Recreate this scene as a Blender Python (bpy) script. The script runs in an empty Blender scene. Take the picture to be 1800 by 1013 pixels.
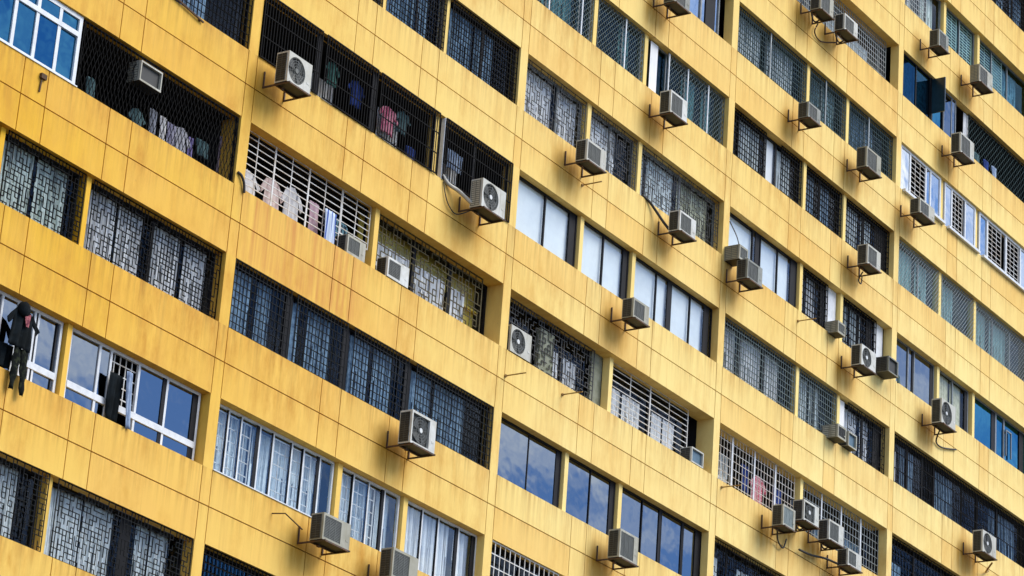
import bpy, bmesh, math, random
from mathutils import Vector, Matrix
rnd = random.Random(7)
S = bpy.context.scene
COL = S.collection
W, PIER, H = 9.913, 0.311, 3.0            # bay width, pier width, storey height
R = math.radians

# ------------------------------------------------------------------ node helpers
def mat(name):
    m = bpy.data.materials.new(name); m.use_nodes = True
    nt = m.node_tree
    b = nt.nodes['Principled BSDF']
    return m, nt, b
def N(nt, t, **kw):
    n = nt.nodes.new(t)
    for k, v in kw.items(): setattr(n, k, v)
    return n
def mixc(nt, fac, a, b, blend='MIX'):
    n = N(nt, 'ShaderNodeMix', data_type='RGBA', blend_type=blend)
    for sock, v in ((n.inputs[0], fac), (n.inputs[6], a), (n.inputs[7], b)):
        if hasattr(v, 'links'): nt.links.new(v, sock)
        else: sock.default_value = v if not isinstance(v, tuple) else (*v, 1)[:4]
    return n.outputs[2]
def ramp(nt, src, p0, p1, c0=(0, 0, 0), c1=(1, 1, 1)):
    n = N(nt, 'ShaderNodeValToRGB')
    n.color_ramp.elements[0].position = p0; n.color_ramp.elements[1].position = p1
    n.color_ramp.elements[0].color = (*c0, 1); n.color_ramp.elements[1].color = (*c1, 1)
    nt.links.new(src, n.inputs[0]); return n.outputs[0]
def noise(nt, scale, detail=4, rough=.55, sc=(1, 1, 1), coord='pos', loc=(0, 0, 0)):
    if coord == 'pos': c = N(nt, 'ShaderNodeNewGeometry').outputs['Position']
    else: c = N(nt, 'ShaderNodeTexCoord').outputs['Object']
    mp = N(nt, 'ShaderNodeMapping'); mp.inputs['Scale'].default_value = sc; mp.inputs['Location'].default_value = loc
    nt.links.new(c, mp.inputs[0])
    n = N(nt, 'ShaderNodeTexNoise'); n.inputs['Scale'].default_value = scale
    n.inputs['Detail'].default_value = detail; n.inputs['Roughness'].default_value = rough
    nt.links.new(mp.outputs[0], n.inputs['Vector']); return n.outputs['Fac']
def math_(nt, op, a, b=None, clamp=False):
    n = N(nt, 'ShaderNodeMath', operation=op, use_clamp=clamp)
    for i, v in enumerate((a, b)):
        if v is None: continue
        if hasattr(v, 'links'): nt.links.new(v, n.inputs[i])
        else: n.inputs[i].default_value = v
    return n.outputs[0]
def band(nt, src, lo, hi, soft):
    a = N(nt, 'ShaderNodeMapRange', interpolation_type='SMOOTHSTEP')
    a.inputs[1].default_value = lo - soft; a.inputs[2].default_value = lo + soft
    nt.links.new(src, a.inputs[0])
    b = N(nt, 'ShaderNodeMapRange', interpolation_type='SMOOTHSTEP')
    b.inputs[1].default_value = hi - soft; b.inputs[2].default_value = hi + soft
    nt.links.new(src, b.inputs[0])
    return math_(nt, 'MULTIPLY', a.outputs[0], math_(nt, 'SUBTRACT', 1.0, b.outputs[0]))
def bump(nt, b, src, strength, dist=.01):
    n = N(nt, 'ShaderNodeBump'); n.inputs['Strength'].default_value = strength; n.inputs['Distance'].default_value = dist
    nt.links.new(src, n.inputs['Height']); nt.links.new(n.outputs[0], b.inputs['Normal'])

# ------------------------------------------------------------------ materials
def wall_mat(name, stains_shade=True):
    m, nt, b = mat(name)
    sep = N(nt, 'ShaderNodeSeparateXYZ'); nt.links.new(N(nt, 'ShaderNodeNewGeometry').outputs['Position'], sep.inputs[0])
    X, Y, Z = sep.outputs
    # paint: a warm yellow weathered in broad areas; bright-centre vignette painted in
    fade = ramp(nt, noise(nt, .055, 3, .6, loc=(1.3, 0, 4.1)), .36, .64)
    fade_vignette = math_(nt, 'ADD', math_(nt, 'MULTIPLY', fade, .40), math_(nt, 'MULTIPLY', band(nt, X, 4.5, 44, 9), .60))
    col = mixc(nt, fade_vignette, (.81, .435, .005), (.94, .745, .29))
    at = N(nt, 'ShaderNodeAttribute', attribute_name='tint')
    col = mixc(nt, at.outputs['Fac'], col, mixc(nt, .5, col, (.84, .46, .09)))
    blotch = ramp(nt, noise(nt, .9, 5, .6), .45, .75)
    col = mixc(nt, math_(nt, 'MULTIPLY', blotch, .28), col, (.80, .44, .10))
    if stains_shade:
        st = ramp(nt, noise(nt, 1.0, 5, .62, sc=(4.5, 1, .22)), .54, .80)
        col = mixc(nt, math_(nt, 'MULTIPLY', st, .42), col, (.52, .26, .05))
        fine = ramp(nt, noise(nt, 1.0, 4, .6, sc=(14, 1, .5), loc=(3, 0, 1)), .60, .80)
        col = mixc(nt, math_(nt, 'MULTIPLY', fine, .35), col, (.40, .20, .05))
        big = math_(nt, 'MULTIPLY', ramp(nt, noise(nt, .35, 6, .68, sc=(1, 1, .7), loc=(4, 0, 9)), .42, .64), ramp(nt, noise(nt, 1.6, 5, .7, sc=(1.6, 1, .5), loc=(8, 0, 3)), .38, .62))
        left = math_(nt, 'ADD', .45, math_(nt, 'MULTIPLY', band(nt, X, -30, 7, 6), .5))
        col = mixc(nt, math_(nt, 'MULTIPLY', big, left), col, (.60, .27, .025))
        zz_ = math_(nt, 'FLOORED_MODULO', math_(nt, 'SUBTRACT', .75, Z), 3.0); zj = math_(nt, 'FLOORED_MODULO', math_(nt, 'MULTIPLY', Z, -1.0), 3.0)
        d1 = math_(nt, 'POWER', 2.718, math_(nt, 'MULTIPLY', zz_, -2.6)); d2 = math_(nt, 'MULTIPLY', math_(nt, 'POWER', 2.718, math_(nt, 'MULTIPLY', zj, -4.5)), .6)
        dr = ramp(nt, noise(nt, 1.0, 6, .65, sc=(7, 1, .16), loc=(11, 0, 2)), .44, .68)
        col = mixc(nt, math_(nt, 'MULTIPLY', math_(nt, 'MULTIPLY', math_(nt, 'ADD', d1, d2), dr), .72), col, (.36, .165, .02))
        # rust washed down from the old white grille over the spandrel below it
        reg = math_(nt, 'MULTIPLY', band(nt, X, .45, 4.6, .35), band(nt, Z, -.72, .78, .16))
        r = ramp(nt, noise(nt, 1.0, 5, .6, sc=(5.5, 1, .30), loc=(7, 0, 0)), .40, .66)
        col = mixc(nt, math_(nt, 'MULTIPLY', math_(nt, 'MULTIPLY', reg, r), .75), col, (.62, .24, .055))
        an = N(nt, 'ShaderNodeAttribute', attribute_name='shade_stain')  # soft shade of the outdoor units, painted into the wall with drip dirt
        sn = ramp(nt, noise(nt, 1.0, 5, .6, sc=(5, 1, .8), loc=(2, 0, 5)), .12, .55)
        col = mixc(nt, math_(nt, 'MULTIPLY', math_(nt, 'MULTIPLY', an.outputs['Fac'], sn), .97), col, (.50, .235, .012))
        spots = ramp(nt, noise(nt, 7, 3, .5), .74, .80)
        col = mixc(nt, math_(nt, 'MULTIPLY', spots, .5), col, (.36, .2, .06))
    nt.links.new(col, b.inputs['Base Color'])
    b.inputs['Roughness'].default_value = .75; b.inputs['Specular IOR Level'].default_value = .25
    bump(nt, b, noise(nt, 30, 5, .7), .25, .01)
    return m
def plain(name, c, rough=.5, metal=0, var=.25, scale=6, spec=.4, dirt=None, coord='pos', bumpy=0):
    m, nt, b = mat(name)
    n = noise(nt, scale, 4, .6, coord=coord)
    d = tuple(x * (1 - var) for x in c) if dirt is None else dirt
    col = mixc(nt, ramp(nt, n, .38, .68), c, d)
    nt.links.new(col, b.inputs['Base Color'])
    b.inputs['Roughness'].default_value = rough; b.inputs['Metallic'].default_value = metal
    b.inputs['Specular IOR Level'].default_value = spec
    if bumpy: bump(nt, b, n, bumpy, .01)
    return m
def glass(name, tint, refl, base, rough=.015, wav=.06):
    """Thin window pane: part see-through (tinted), part mirror."""
    m = bpy.data.materials.new(name); m.use_nodes = True; nt = m.node_tree; nt.nodes.clear()
    out = N(nt, 'ShaderNodeOutputMaterial')
    tr = N(nt, 'ShaderNodeBsdfTransparent'); tr.inputs[0].default_value = (*tint, 1)
    gl = N(nt, 'ShaderNodeBsdfGlossy'); gl.inputs['Color'].default_value = (*refl, 1); gl.inputs['Roughness'].default_value = rough
    bp = N(nt, 'ShaderNodeBump'); bp.inputs['Strength'].default_value = wav; bp.inputs['Distance'].default_value = .05
    nt.links.new(noise(nt, 1.6, 2, .5), bp.inputs['Height']); nt.links.new(bp.outputs[0], gl.inputs['Normal'])
    ge = N(nt, 'ShaderNodeNewGeometry'); dt = N(nt, 'ShaderNodeVectorMath', operation='DOT_PRODUCT')   # Schlick, the same from both faces
    nt.links.new(ge.outputs['Incoming'], dt.inputs[0]); nt.links.new(ge.outputs['True Normal'], dt.inputs[1])
    f = math_(nt, 'MULTIPLY', math_(nt, 'POWER', math_(nt, 'SUBTRACT', 1.0, math_(nt, 'ABSOLUTE', dt.outputs['Value'])), 5.0), .96)
    f = math_(nt, 'ADD', f, base + .04, clamp=True)
    mx = N(nt, 'ShaderNodeMixShader'); nt.links.new(f, mx.inputs[0]); nt.links.new(tr.outputs[0], mx.inputs[1]); nt.links.new(gl.outputs[0], mx.inputs[2])
    nt.links.new(mx.outputs[0], out.inputs[0]); return m
def cloth(name, c, c2=None, scale=5, lo=.45, hi=.6, kind='noise', rough=.9):
    m, nt, b = mat(name)
    if kind == 'stripe':
        sep = N(nt, 'ShaderNodeSeparateXYZ'); nt.links.new(N(nt, 'ShaderNodeTexCoord').outputs['Object'], sep.inputs[0])
        s = math_(nt, 'SINE', math_(nt, 'MULTIPLY', sep.outputs[0], scale)); f = ramp(nt, s, .3, .5)
    elif kind == 'check':
        sep = N(nt, 'ShaderNodeSeparateXYZ'); nt.links.new(N(nt, 'ShaderNodeTexCoord').outputs['Object'], sep.inputs[0])
        s = math_(nt, 'MAXIMUM', math_(nt, 'SINE', math_(nt, 'MULTIPLY', sep.outputs[0], scale)), math_(nt, 'SINE', math_(nt, 'MULTIPLY', sep.outputs[2], scale)))
        f = ramp(nt, s, .5, .8)
    else:
        f = ramp(nt, noise(nt, scale, 4, .6, coord='obj'), lo, hi)
    nt.links.new(mixc(nt, f, c, c2 or tuple(x * .75 for x in c)), b.inputs['Base Color'])
    b.inputs['Roughness'].default_value = rough; b.inputs['Specular IOR Level'].default_value = .1
    return m

M = {}
M['wall'] = wall_mat('yellow_paint')
M['post'] = wall_mat('yellow_post_paint', False)
M['joint'] = plain('joint_sealant', (.22, .09, .006), .9, var=.4)
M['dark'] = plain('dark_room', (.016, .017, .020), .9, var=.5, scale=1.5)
M['fw'] = plain('white_frame', (.74, .76, .78), .4, var=.18)
M['fg'] = plain('grey_frame', (.22, .24, .25), .4, .3)
M['fk'] = plain('dark_frame', (.012, .012, .015), .6, spec=.15)
M['gk'] = plain('black_iron', (.008, .0075, .0075), .8, var=.3, spec=.08)
M['gd'] = plain('dark_iron', (.018, .019, .020), .8, var=.4, spec=.1)
M['gt'] = plain('teal_iron', (.035, .062, .066), .7, var=.4, spec=.1)
M['gl'] = plain('weathered_iron', (.10, .10, .10), .8, var=.5, spec=.1, scale=3)
M['gm'] = plain('mesh_iron', (.15, .19, .19), .7, var=.4, spec=.1)
M['gw'] = plain('white_iron', (.72, .72, .70), .45, dirt=(.50, .42, .32), scale=4)
M['gg'] = plain('grey_iron', (.34, .37, .37), .45, var=.3)
M['gb'] = plain('bronze_iron', (.085, .066, .022), .8, var=.4)
M['clear'] = glass('clear_glass', (.96, .98, .99), (.42, .48, .55), .0)
M['blue'] = glass('blue_mirror_glass', (.10, .16, .24), (.40, .46, .53), .48)
M['deep'] = glass('deep_blue_glass', (.05, .16, .28), (.09, .34, .55), .46)
M['teal'] = glass('teal_glass', (.16, .36, .42), (.20, .45, .62), .10)
M['sky'] = glass('pale_mirror_glass', (.35, .42, .5), (.92, .97, 1), .55)
M['paleg'] = glass('pale_window_glass', (.92, .97, .99), (.7, .8, .9), .08)
M['teal2'] = glass('green_window_glass', (.62, .80, .80), (.30, .5, .55), .02)
M['sashp'] = plain('dark_teal_sash', (.012, .035, .05), .25, spec=.6)
def ac_paint(name, c, dirt):
    m, nt, b = mat(name)
    oi = N(nt, 'ShaderNodeObjectInfo')
    col = mixc(nt, math_(nt, 'MULTIPLY', oi.outputs['Random'], .8), c, dirt)
    f = ramp(nt, noise(nt, 2.2, 6, .65), .42, .70); col = mixc(nt, math_(nt, 'MULTIPLY', f, .9), col, dirt)
    st = ramp(nt, noise(nt, 1.0, 5, .6, sc=(16, 16, .9)), .55, .72); col = mixc(nt, math_(nt, 'MULTIPLY', st, .55), col, (.17, .115, .05))
    nt.links.new(col, b.inputs['Base Color']); b.inputs['Roughness'].default_value = .5; b.inputs['Specular IOR Level'].default_value = .35
    return m
M['ac'] = ac_paint('ac_white', (.70, .70, .66), (.44, .42, .34))
M['acb'] = ac_paint('ac_beige', (.50, .48, .40), (.28, .26, .18))
M['acg'] = ac_paint('ac_grey', (.30, .31, .28), (.16, .16, .12))
M['acd'] = plain('ac_dark', (.030, .030, .028), .6, coord='obj')
M['fin'] = plain('ac_fins', (.085, .086, .080), .5, .4, coord='obj')
M['brk'] = plain('bracket_steel', (.060, .045, .035), .6, .2, dirt=(.13, .055, .02), scale=9, coord='obj')
M['slat'] = plain('ac_slats', (.13, .135, .12), .55, coord='obj')
M['slatl'] = plain('ac_pale_slats', (.27, .32, .31), .5, coord='obj')
M['pane_b'] = plain('blue_panel', (.10, .17, .22), .3, coord='obj')
M['hub'] = plain('fan_hub', (.75, .75, .72), .4, coord='obj')
M['pipe'] = plain('pipe_wrap', (.045, .042, .040), .7, coord='obj')
M['pipel'] = plain('pale_pipe', (.55, .52, .45), .6, coord='obj')
M['rod'] = plain('rod_paint', (.42, .26, .06), .6, dirt=(.22, .10, .03), scale=10)
M['rod2'] = plain('rusty_rod', (.10, .05, .02), .8, scale=10)
M['gpil'] = plain('grey_plaster', (.25, .26, .20), .85, dirt=(.16, .17, .11), scale=4)
M['inner'] = plain('ochre_plaster', (.74, .57, .10), .85, dirt=(.52, .38, .06), scale=3)
CUR = dict(
    white=cloth('white_curtain', (.86, .86, .86), (.74, .75, .78), 4),
    lace=cloth('lace_curtain', (.90, .90, .90), (.76, .77, .80), 9, .45, .7),
    warm=cloth('warm_white_curtain', (.84, .82, .78), (.66, .62, .56), 8, .45, .7),
    blind=cloth('white_blind', (.84, .84, .83), (.76, .76, .76), 2.5, .4, .7),
    pale=cloth('pale_blue_curtain', (.80, .86, .87), (.58, .66, .69), 9, .45, .7),
    blue=cloth('blue_curtain', (.30, .45, .60), (.11, .18, .28), 9, .42, .66),
    teal=cloth('teal_curtain', (.38, .54, .57), (.18, .30, .34), 9, .42, .66),
    dblue=cloth('dark_blue_curtain', (.07, .14, .22), (.02, .04, .07), 8),
    bright=cloth('bright_blue_curtain', (.03, .22, .48), (.02, .12, .27), 3),
    green=cloth('green_curtain', (.74, .84, .78), (.54, .64, .58), 8, .45, .7),
    olive=cloth('olive_curtain', (.58, .58, .42), (.38, .38, .25), 8, .45, .7))

# ------------------------------------------------------------------ mesh helpers
class MB:
    def __init__(s): s.v, s.f, s.m = [], [], []
    def quad(s, a, b, c, d, mi=0):
        i = len(s.v); s.v += [a, b, c, d]; s.f.append((i, i + 1, i + 2, i + 3)); s.m.append(mi)
    def box(s, x0, x1, y0, y1, z0, z1, mi=0):
        i = len(s.v)
        s.v += [(x, y, z) for z in (z0, z1) for y in (y0, y1) for x in (x0, x1)]
        for q in ((0, 2, 3, 1), (4, 5, 7, 6), (0, 1, 5, 4), (2, 6, 7, 3), (0, 4, 6, 2), (1, 3, 7, 5)):
            s.f.append(tuple(i + k for k in q)); s.m.append(mi)
    def bar(s, a, b, w, d, mi=0):
        """rectangular bar from a to b; w across (in the wall plane), d along y"""
        a, b = Vector(a), Vector(b); t = (b - a).normalized()
        up = Vector((0, 1, 0)) if abs(t.y) < .9 else Vector((0, 0, 1))
        n = t.cross(up).normalized(); m_ = n.cross(t).normalized()
        i = len(s.v)
        for p in (a, b):
            for (e, g) in ((-1, -1), (1, -1), (1, 1), (-1, 1)):
                s.v.append(tuple(p + n * (e * w / 2) + m_ * (g * d / 2)))
        for q in ((0, 1, 2, 3), (7, 6, 5, 4), (0, 4, 5, 1), (1, 5, 6, 2), (2, 6, 7, 3), (3, 7, 4, 0)):
            s.f.append(tuple(i + k for k in q)); s.m.append(mi)
    def tube(s, pts, r, seg=6, mi=0):
        pts = [Vector(p) for p in pts]; rings = []
        for k, p in enumerate(pts):
            t = (pts[min(k + 1, len(pts) - 1)] - pts[max(k - 1, 0)]).normalized()
            up = Vector((0, 0, 1)) if abs(t.z) < .9 else Vector((1, 0, 0))
            n = t.cross(up).normalized(); q = n.cross(t)
            i = len(s.v)
            s.v += [tuple(p + n * (r * math.cos(a)) + q * (r * math.sin(a))) for a in [2 * math.pi * j / seg for j in range(seg)]]
            rings.append(i)
        for a, b in zip(rings, rings[1:]):
            for j in range(seg):
                s.f.append((a + j, a + (j + 1) % seg, b + (j + 1) % seg, b + j)); s.m.append(mi)
        s.f.append(tuple(rings[0] + j for j in reversed(range(seg)))); s.m.append(mi)
        s.f.append(tuple(rings[-1] + j for j in range(seg))); s.m.append(mi)
    def build(s, name, mats, parent=None, bevel=0, smooth=False, origin=None, recalc=True):
        me = bpy.data.meshes.new(name)
        v = s.v if origin is None else [(a - origin[0], b - origin[1], c - origin[2]) for a, b, c in s.v]
        me.from_pydata(v, [], s.f)
        for m in (mats if isinstance(mats, (list, tuple)) else [mats]): me.materials.append(M[m] if isinstance(m, str) else m)
        for p, k in zip(me.polygons, s.m): p.material_index = k; p.use_smooth = smooth
        me.validate(); me.update()
        if recalc:
            bm = bmesh.new(); bm.from_mesh(me); bmesh.ops.recalc_face_normals(bm, faces=bm.faces); bm.to_mesh(me); bm.free()
        o = bpy.data.objects.new(name, me); COL.objects.link(o)
        if origin is not None: o.location = origin
        if parent is not None: o.parent = parent
        if bevel:
            md = o.modifiers.new('bevel', 'BEVEL'); md.width = bevel; md.segments = 2; md.limit_method = 'ANGLE'
        return o
def tag(o, label, cat, group=None):
    o['label'] = label; o['category'] = cat
    if group: o['group'] = group
    return o
def empty(name, loc):
    o = bpy.data.objects.new(name, None); COL.objects.link(o); o.location = loc; o.empty_display_size = .2; return o
def curve(pts, n=8):
    """Catmull-Rom through points"""
    P = [Vector(p) for p in pts]; P = [P[0]] + P + [P[-1]]; out = []
    for i in range(1, len(P) - 2):
        for k in range(n):
            t = k / n; a, b, c, d = P[i - 1], P[i], P[i + 1], P[i + 2]
            out.append(.5 * ((2 * b) + (c - a) * t + (2 * a - 5 * b + 4 * c - d) * t * t + (3 * b - a - 3 * c + d) * t ** 3))
    return out + [P[-2]]

# ------------------------------------------------------------------ the building
BLD = empty('apartment_building', (0, 0, -25.2))
tag(BLD, 'yellow apartment block with long rows of windows filling the whole picture', 'building')
BAYS = range(-2, 5)
ROWS = range(-9, 5)
SHOWN = {-1: range(-2, 3), 0: range(-3, 3), 1: range(-5, 2), 2: range(-6, 1), 3: range(-8, 0)}
DEEP = (-1, -6)
def is_open(b, k): return b in SHOWN and k in SHOWN[b]
def thick(b, k): return .50 if k in DEEP and b in (0, 1, 2) else .27
def posts(b, k):
    if k in DEEP: return [5.11]
    return [3.34, 5.80] if b % 2 else [4.58, 7.0]
def units(b, k):
    e = [.311]
    for c in posts(b, k): e += [c - .11, c + .11]
    e.append(W); return [(e[i], e[i + 1]) for i in range(0, len(e), 2)]
def zs(k): return -3 * k - 2.25, -3 * k - .75
GROOVES = [0, PIER, 3.521, 4.201, 5.989, 6.658, W]
GW = .012                                    # half width of a joint
wall, joint, inner = MB(), MB(), MB()
tints = []
def panel(x0, x1, z0, z1):
    n0 = len(wall.f); wall.box(x0, x1, 0, .028, z0, z1); t = rnd.random() ** 2 * .9
    tints.extend([t] * (len(wall.f) - n0))
X0, X1 = BAYS[0] * W, (BAYS[-1] + 1) * W
ZT, ZB = -3 * ROWS[0] + .75, -3 * ROWS[-1] - .75
for b in BAYS:
    U = b * W
    for k in ROWS:                            # spandrel above opening k: z -3k-.75 .. -3k+.75
        zc = -3 * k
        for u0, u1 in zip(GROOVES, GROOVES[1:]):
            for z0, z1, bot in ((zc - .75, zc - GW, 1), (zc + GW, zc + .75, 0)):
                panel(U + u0 + GW, U + u1 - GW, z0, z1)
        joint.box(U + .001, U + W - .001, .030, .27, zc - .748, zc + .748)
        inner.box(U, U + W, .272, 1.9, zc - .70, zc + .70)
        za, zb = zs(k)
        # pier beside the opening (or solid infill where nothing is open)
        def infill(u0, u1, t):
            n0 = len(wall.f); wall.box(U + u0, U + u1, 0, t, za, zb); tints.extend([.1] * (len(wall.f) - n0))
        if is_open(b, k):
            t = thick(b, k)
            infill(0, PIER, t)
            # yellow reveals of the opening: sill top and soffit
            for z0, z1 in ((za - .04, za + .002), (zb - .002, zb + .04)):
                n0 = len(wall.f); wall.box(U + PIER - .002, U + W + .002, .031, t, z0, z1); tints.extend([.2] * (len(wall.f) - n0))
        else:
            infill(0, W, .27)
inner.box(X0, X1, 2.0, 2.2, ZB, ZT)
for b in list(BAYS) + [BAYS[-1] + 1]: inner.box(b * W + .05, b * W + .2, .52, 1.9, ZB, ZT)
wo = wall.build('wall', 'wall', BLD, origin=(0, 0, -25.2))
wo.location = (0, 0, 0)
at = wo.data.attributes.new('tint', 'FLOAT', 'FACE')
for i, t in enumerate(tints): at.data[i].value = t
bm = bmesh.new(); bm.from_mesh(wo.data)         # fine enough to carry shade and drips painted around the outdoor units
for _ in range(4):
    es = [e for e in bm.edges if e.calc_length() > .42 and min(v.co.y for v in e.verts) < .001]
    bmesh.ops.subdivide_edges(bm, edges=es, cuts=1, use_grid_fill=True)
bm.to_mesh(wo.data); bm.free()
SHADE_STAINS = []
def lay_shade_stains():
    a = wo.data.attributes.new('shade_stain', 'FLOAT', 'POINT')
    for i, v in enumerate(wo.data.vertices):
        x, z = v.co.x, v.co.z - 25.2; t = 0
        for (x0, x1, z0) in SHADE_STAINS:
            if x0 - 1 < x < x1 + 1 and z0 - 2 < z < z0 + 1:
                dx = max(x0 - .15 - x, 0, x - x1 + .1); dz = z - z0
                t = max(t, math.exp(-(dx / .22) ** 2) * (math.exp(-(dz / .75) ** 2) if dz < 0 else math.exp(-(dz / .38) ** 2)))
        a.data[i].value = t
joint.build('joint_backing', 'joint', BLD, origin=(0, 0, -25.2)).location = (0, 0, 0)
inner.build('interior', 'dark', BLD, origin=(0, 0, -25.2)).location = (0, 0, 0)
def part(mb, name, m, parent=BLD, **kw):
    """link a part whose vertices are in world coordinates under a parent"""
    o = mb.build(name, m, parent, **kw)
    if parent is not None and parent.type == 'EMPTY': o.matrix_parent_inverse = Matrix.Translation(-parent.location)
    return o
# lower storeys down to the ground and the parapet above are one plain block each
mb = MB(); mb.box(X0, X1, .03, 2.2, -25.2, ZB); mb.box(X0, X1, 2.21, 14, -25.2, ZT); mb.box(X0, X1, .0, 14, ZT + .001, ZT + 1.2)
part(mb, 'wall_mass', 'post')
for b in SHOWN:
    for k in SHOWN[b]:
        if (b, k) in ((0, -2), (0, 0), (-1, -1), (3, -6), (3, -2), (3, -1), (-1, -2)): cs = []
        else: cs = posts(b, k)
        if (b, k) == (0, -2): cs = [7.0]
        if (b, k) in ((2, -6),): cs = []
        za, zb = zs(k)
        for c in cs:
            mb = MB(); y = .12 if k not in DEEP else .16
            pw = .065 if b == -1 else .08; mb.box(b * W + c - pw, b * W + c + pw, y, y + .2, za + .004, zb - .004); part(mb, 'window_post', 'post')

# ------------------------------------------------------------------ windows
def window(b, k, ua, ub, d=.2, frame='fk', pane='clear', splits=(), fr=.045, mw=.045, dark=(), transom=None, tw=.06, z0=None, z1=None, thickf=.06, sill=None, nopane=False, gaps=()):
    """window part (the frame) with one pane child per sash. splits/dark: local u of mullions / of dark overlaps (u, width)"""
    za, zb = zs(k); za = za + .006 if z0 is None else za + z0; zb = zb - .006 if z1 is None else za - (0 if z0 is None else z0) + z1
    U = b * W; x0, x1 = U + ua + .004, U + ub - .004
    f = MB()
    f.box(x0, x1, d, d + thickf, za, za + fr); f.box(x0, x1, d, d + thickf, zb - fr, zb)
    f.box(x0, x0 + fr, d + .001, d + thickf - .001, za + fr, zb - fr); f.box(x1 - fr, x1, d + .001, d + thickf - .001, za + fr, zb - fr)
    for s in splits: f.box(U + s - mw / 2, U + s + mw / 2, d + .004, d + thickf - .004, za + fr, zb - fr)
    for s, w in dark: f.box(U + s - w / 2, U + s + w / 2, d + .010, d + thickf - .002, za + fr, zb - fr, 1)
    if transom is not None:
        f.box(x0 + fr, x1 - fr, d - .012, d + thickf - .01, za + transom - tw / 2, za + transom + tw / 2)
    if sill: f.box(x0, x1, -.02, d, za - .004, za + .02, 0)
    w_ = part(f, 'window', [frame, 'fk'])
    edges = sorted([x0 + fr] + [U + s for s in splits] + [x1 - fr])
    if not nopane:
        for e0, e1 in zip(edges, edges[1:]):
            if e1 - e0 < .08: continue
            if any(g0 < (e0 + e1) / 2 - U < g1 for g0, g1 in gaps): continue
            for q0, q1 in ([(za + fr, zb - fr)] if transom is None else [(za + fr, za + transom - tw / 2), (za + transom + tw / 2, zb - fr)]):
                yy = d + thickf * .5 + rnd.uniform(-.008, .008); tl = rnd.uniform(-.012, .012)
                mb = MB(); mb.quad((e0 - .01, yy, q0), (e1 + .01, yy + tl, q0), (e1 + .01, yy + tl, q1), (e0 - .01, yy, q1))
                part(mb, 'pane', pane, w_, recalc=False)
    return w_
def merge_runs(edges):
    out = []
    for line, cells in edges.items():
        cells = sorted(cells); s = cells[0]; p = s
        for c in cells[1:]:
            if c != p + 1: out.append((line, s, p + 1)); s = c
            p = c
        out.append((line, s, p + 1))
    return out
def grille(parent, b, k, ua, ub, y, kind, m, cell=.12, w=.018, z0=0, z1=1.5, keep=.66, tilt=None):
    za = zs(k)[0]; zb = za + z1; za += z0; U = b * W; x0, x1 = U + ua, U + ub
    g = MB(); dp = .014
    def hb(z, a, c, ww=w, yy=0): g.box(a, c, y + yy, y + yy + dp, z - ww / 2, z + ww / 2)
    def vb(x, a, c, ww=w, yy=.003): g.box(x - ww / 2, x + ww / 2, y + yy, y + yy + dp, a, c)
    ew = w * 1.5
    for z in (za + ew / 2, zb - ew / 2): hb(z, x0, x1, ew, -.004)
    for x in (x0 + ew / 2, x1 - ew / 2): vb(x, za + ew, zb - ew, ew, -.006)
    if kind == 'ornate':
        nx = max(2, round((x1 - x0) / cell)); nz = max(2, round((zb - za) / cell)); cx, cz = (x1 - x0) / nx, (zb - za) / nz
        H_, V_ = {}, {}
        for j in range(1, nz):
            for i in range(nx):
                if rnd.random() < keep: H_.setdefault(j, []).append(i)
        for i in range(1, nx):
            for j in range(nz):
                if rnd.random() < keep + .08: V_.setdefault(i, []).append(j)
        for j, s, e in merge_runs(H_): hb(za + j * cz, x0 + s * cx, x0 + e * cx)
        for i, s, e in merge_runs(V_): vb(x0 + i * cx, za + s * cz, za + e * cz)
    elif kind == 'vert':
        n = round((x1 - x0) / cell)
        for i in range(1, n): vb(x0 + (x1 - x0) * i / n, za, zb)
        for f in (.33, .66): hb(za + (zb - za) * f, x0, x1, w * 1.2, -.002)
    elif kind == 'grid':
        n = round((x1 - x0) / cell)
        for i in range(1, n): vb(x0 + (x1 - x0) * i / n, za, zb)
        n = round((zb - za) / (cell * 1.35))
        for i in range(1, n): hb(za + (zb - za) * i / n, x0, x1)
    elif kind == 'hbars':
        n = round((zb - za) / .155)
        for i in range(1, n): hb(za + (zb - za) * i / n, x0, x1)
        n = round((x1 - x0) / cell)
        for i in range(1, n): vb(x0 + (x1 - x0) * i / n, za, zb, w * (2.6 if i % 2 == 0 else 1.1), -.012 if i % 2 == 0 else -.006)
    elif kind == 'diamond':
        h = zb - za; n = int((x1 - x0 + h) / cell)
        for s in (1, -1):
            for i in range(1, n + 1):
                c = i * cell; a0 = max(0, c - (x1 - x0)) ; a1 = min(h, c)
                if a1 - a0 < .02: continue
                if s == 1: p, q = (x0 + c - a0, za + a0), (x0 + c - a1, za + a1)
                else: p, q = (x1 - c + a0, za + a0), (x1 - c + a1, za + a1)
                g.bar((p[0], y + .006 * s, p[1]), (q[0], y + .006 * s, q[1]), w, .008)
    elif kind == 'lattice':                      # folding gate: steep crossing laths
        h = zb - za; n = int((x1 - x0) / cell)
        for i in range(-1, n + 1):
            for s in (1, -1):
                a, c = x0 + i * cell + (0 if s == 1 else cell * 1.6), x0 + i * cell + (cell * 1.6 if s == 1 else 0)
                for q in range(3):
                    za_, zb_ = za + h * q / 3, za + h * (q + 1) / 3
                    A, C = min(max(a, x0), x1), min(max(c, x0), x1)
                    if q % 2: A, C = C, A
                    if abs(A - C) > .01: g.bar((A, y + .008 * s, za_), (C, y + .008 * s, zb_), w, .008)
    elif kind == 'louvre':
        n = round((zb - za) / cell)
        for i in range(1, n): hb(za + (zb - za) * i / n, x0, x1, w)
        for f in (.33, .66): vb(x0 + (x1 - x0) * f, za, zb, w)
    return part(g, 'grille', m, parent)
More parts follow.
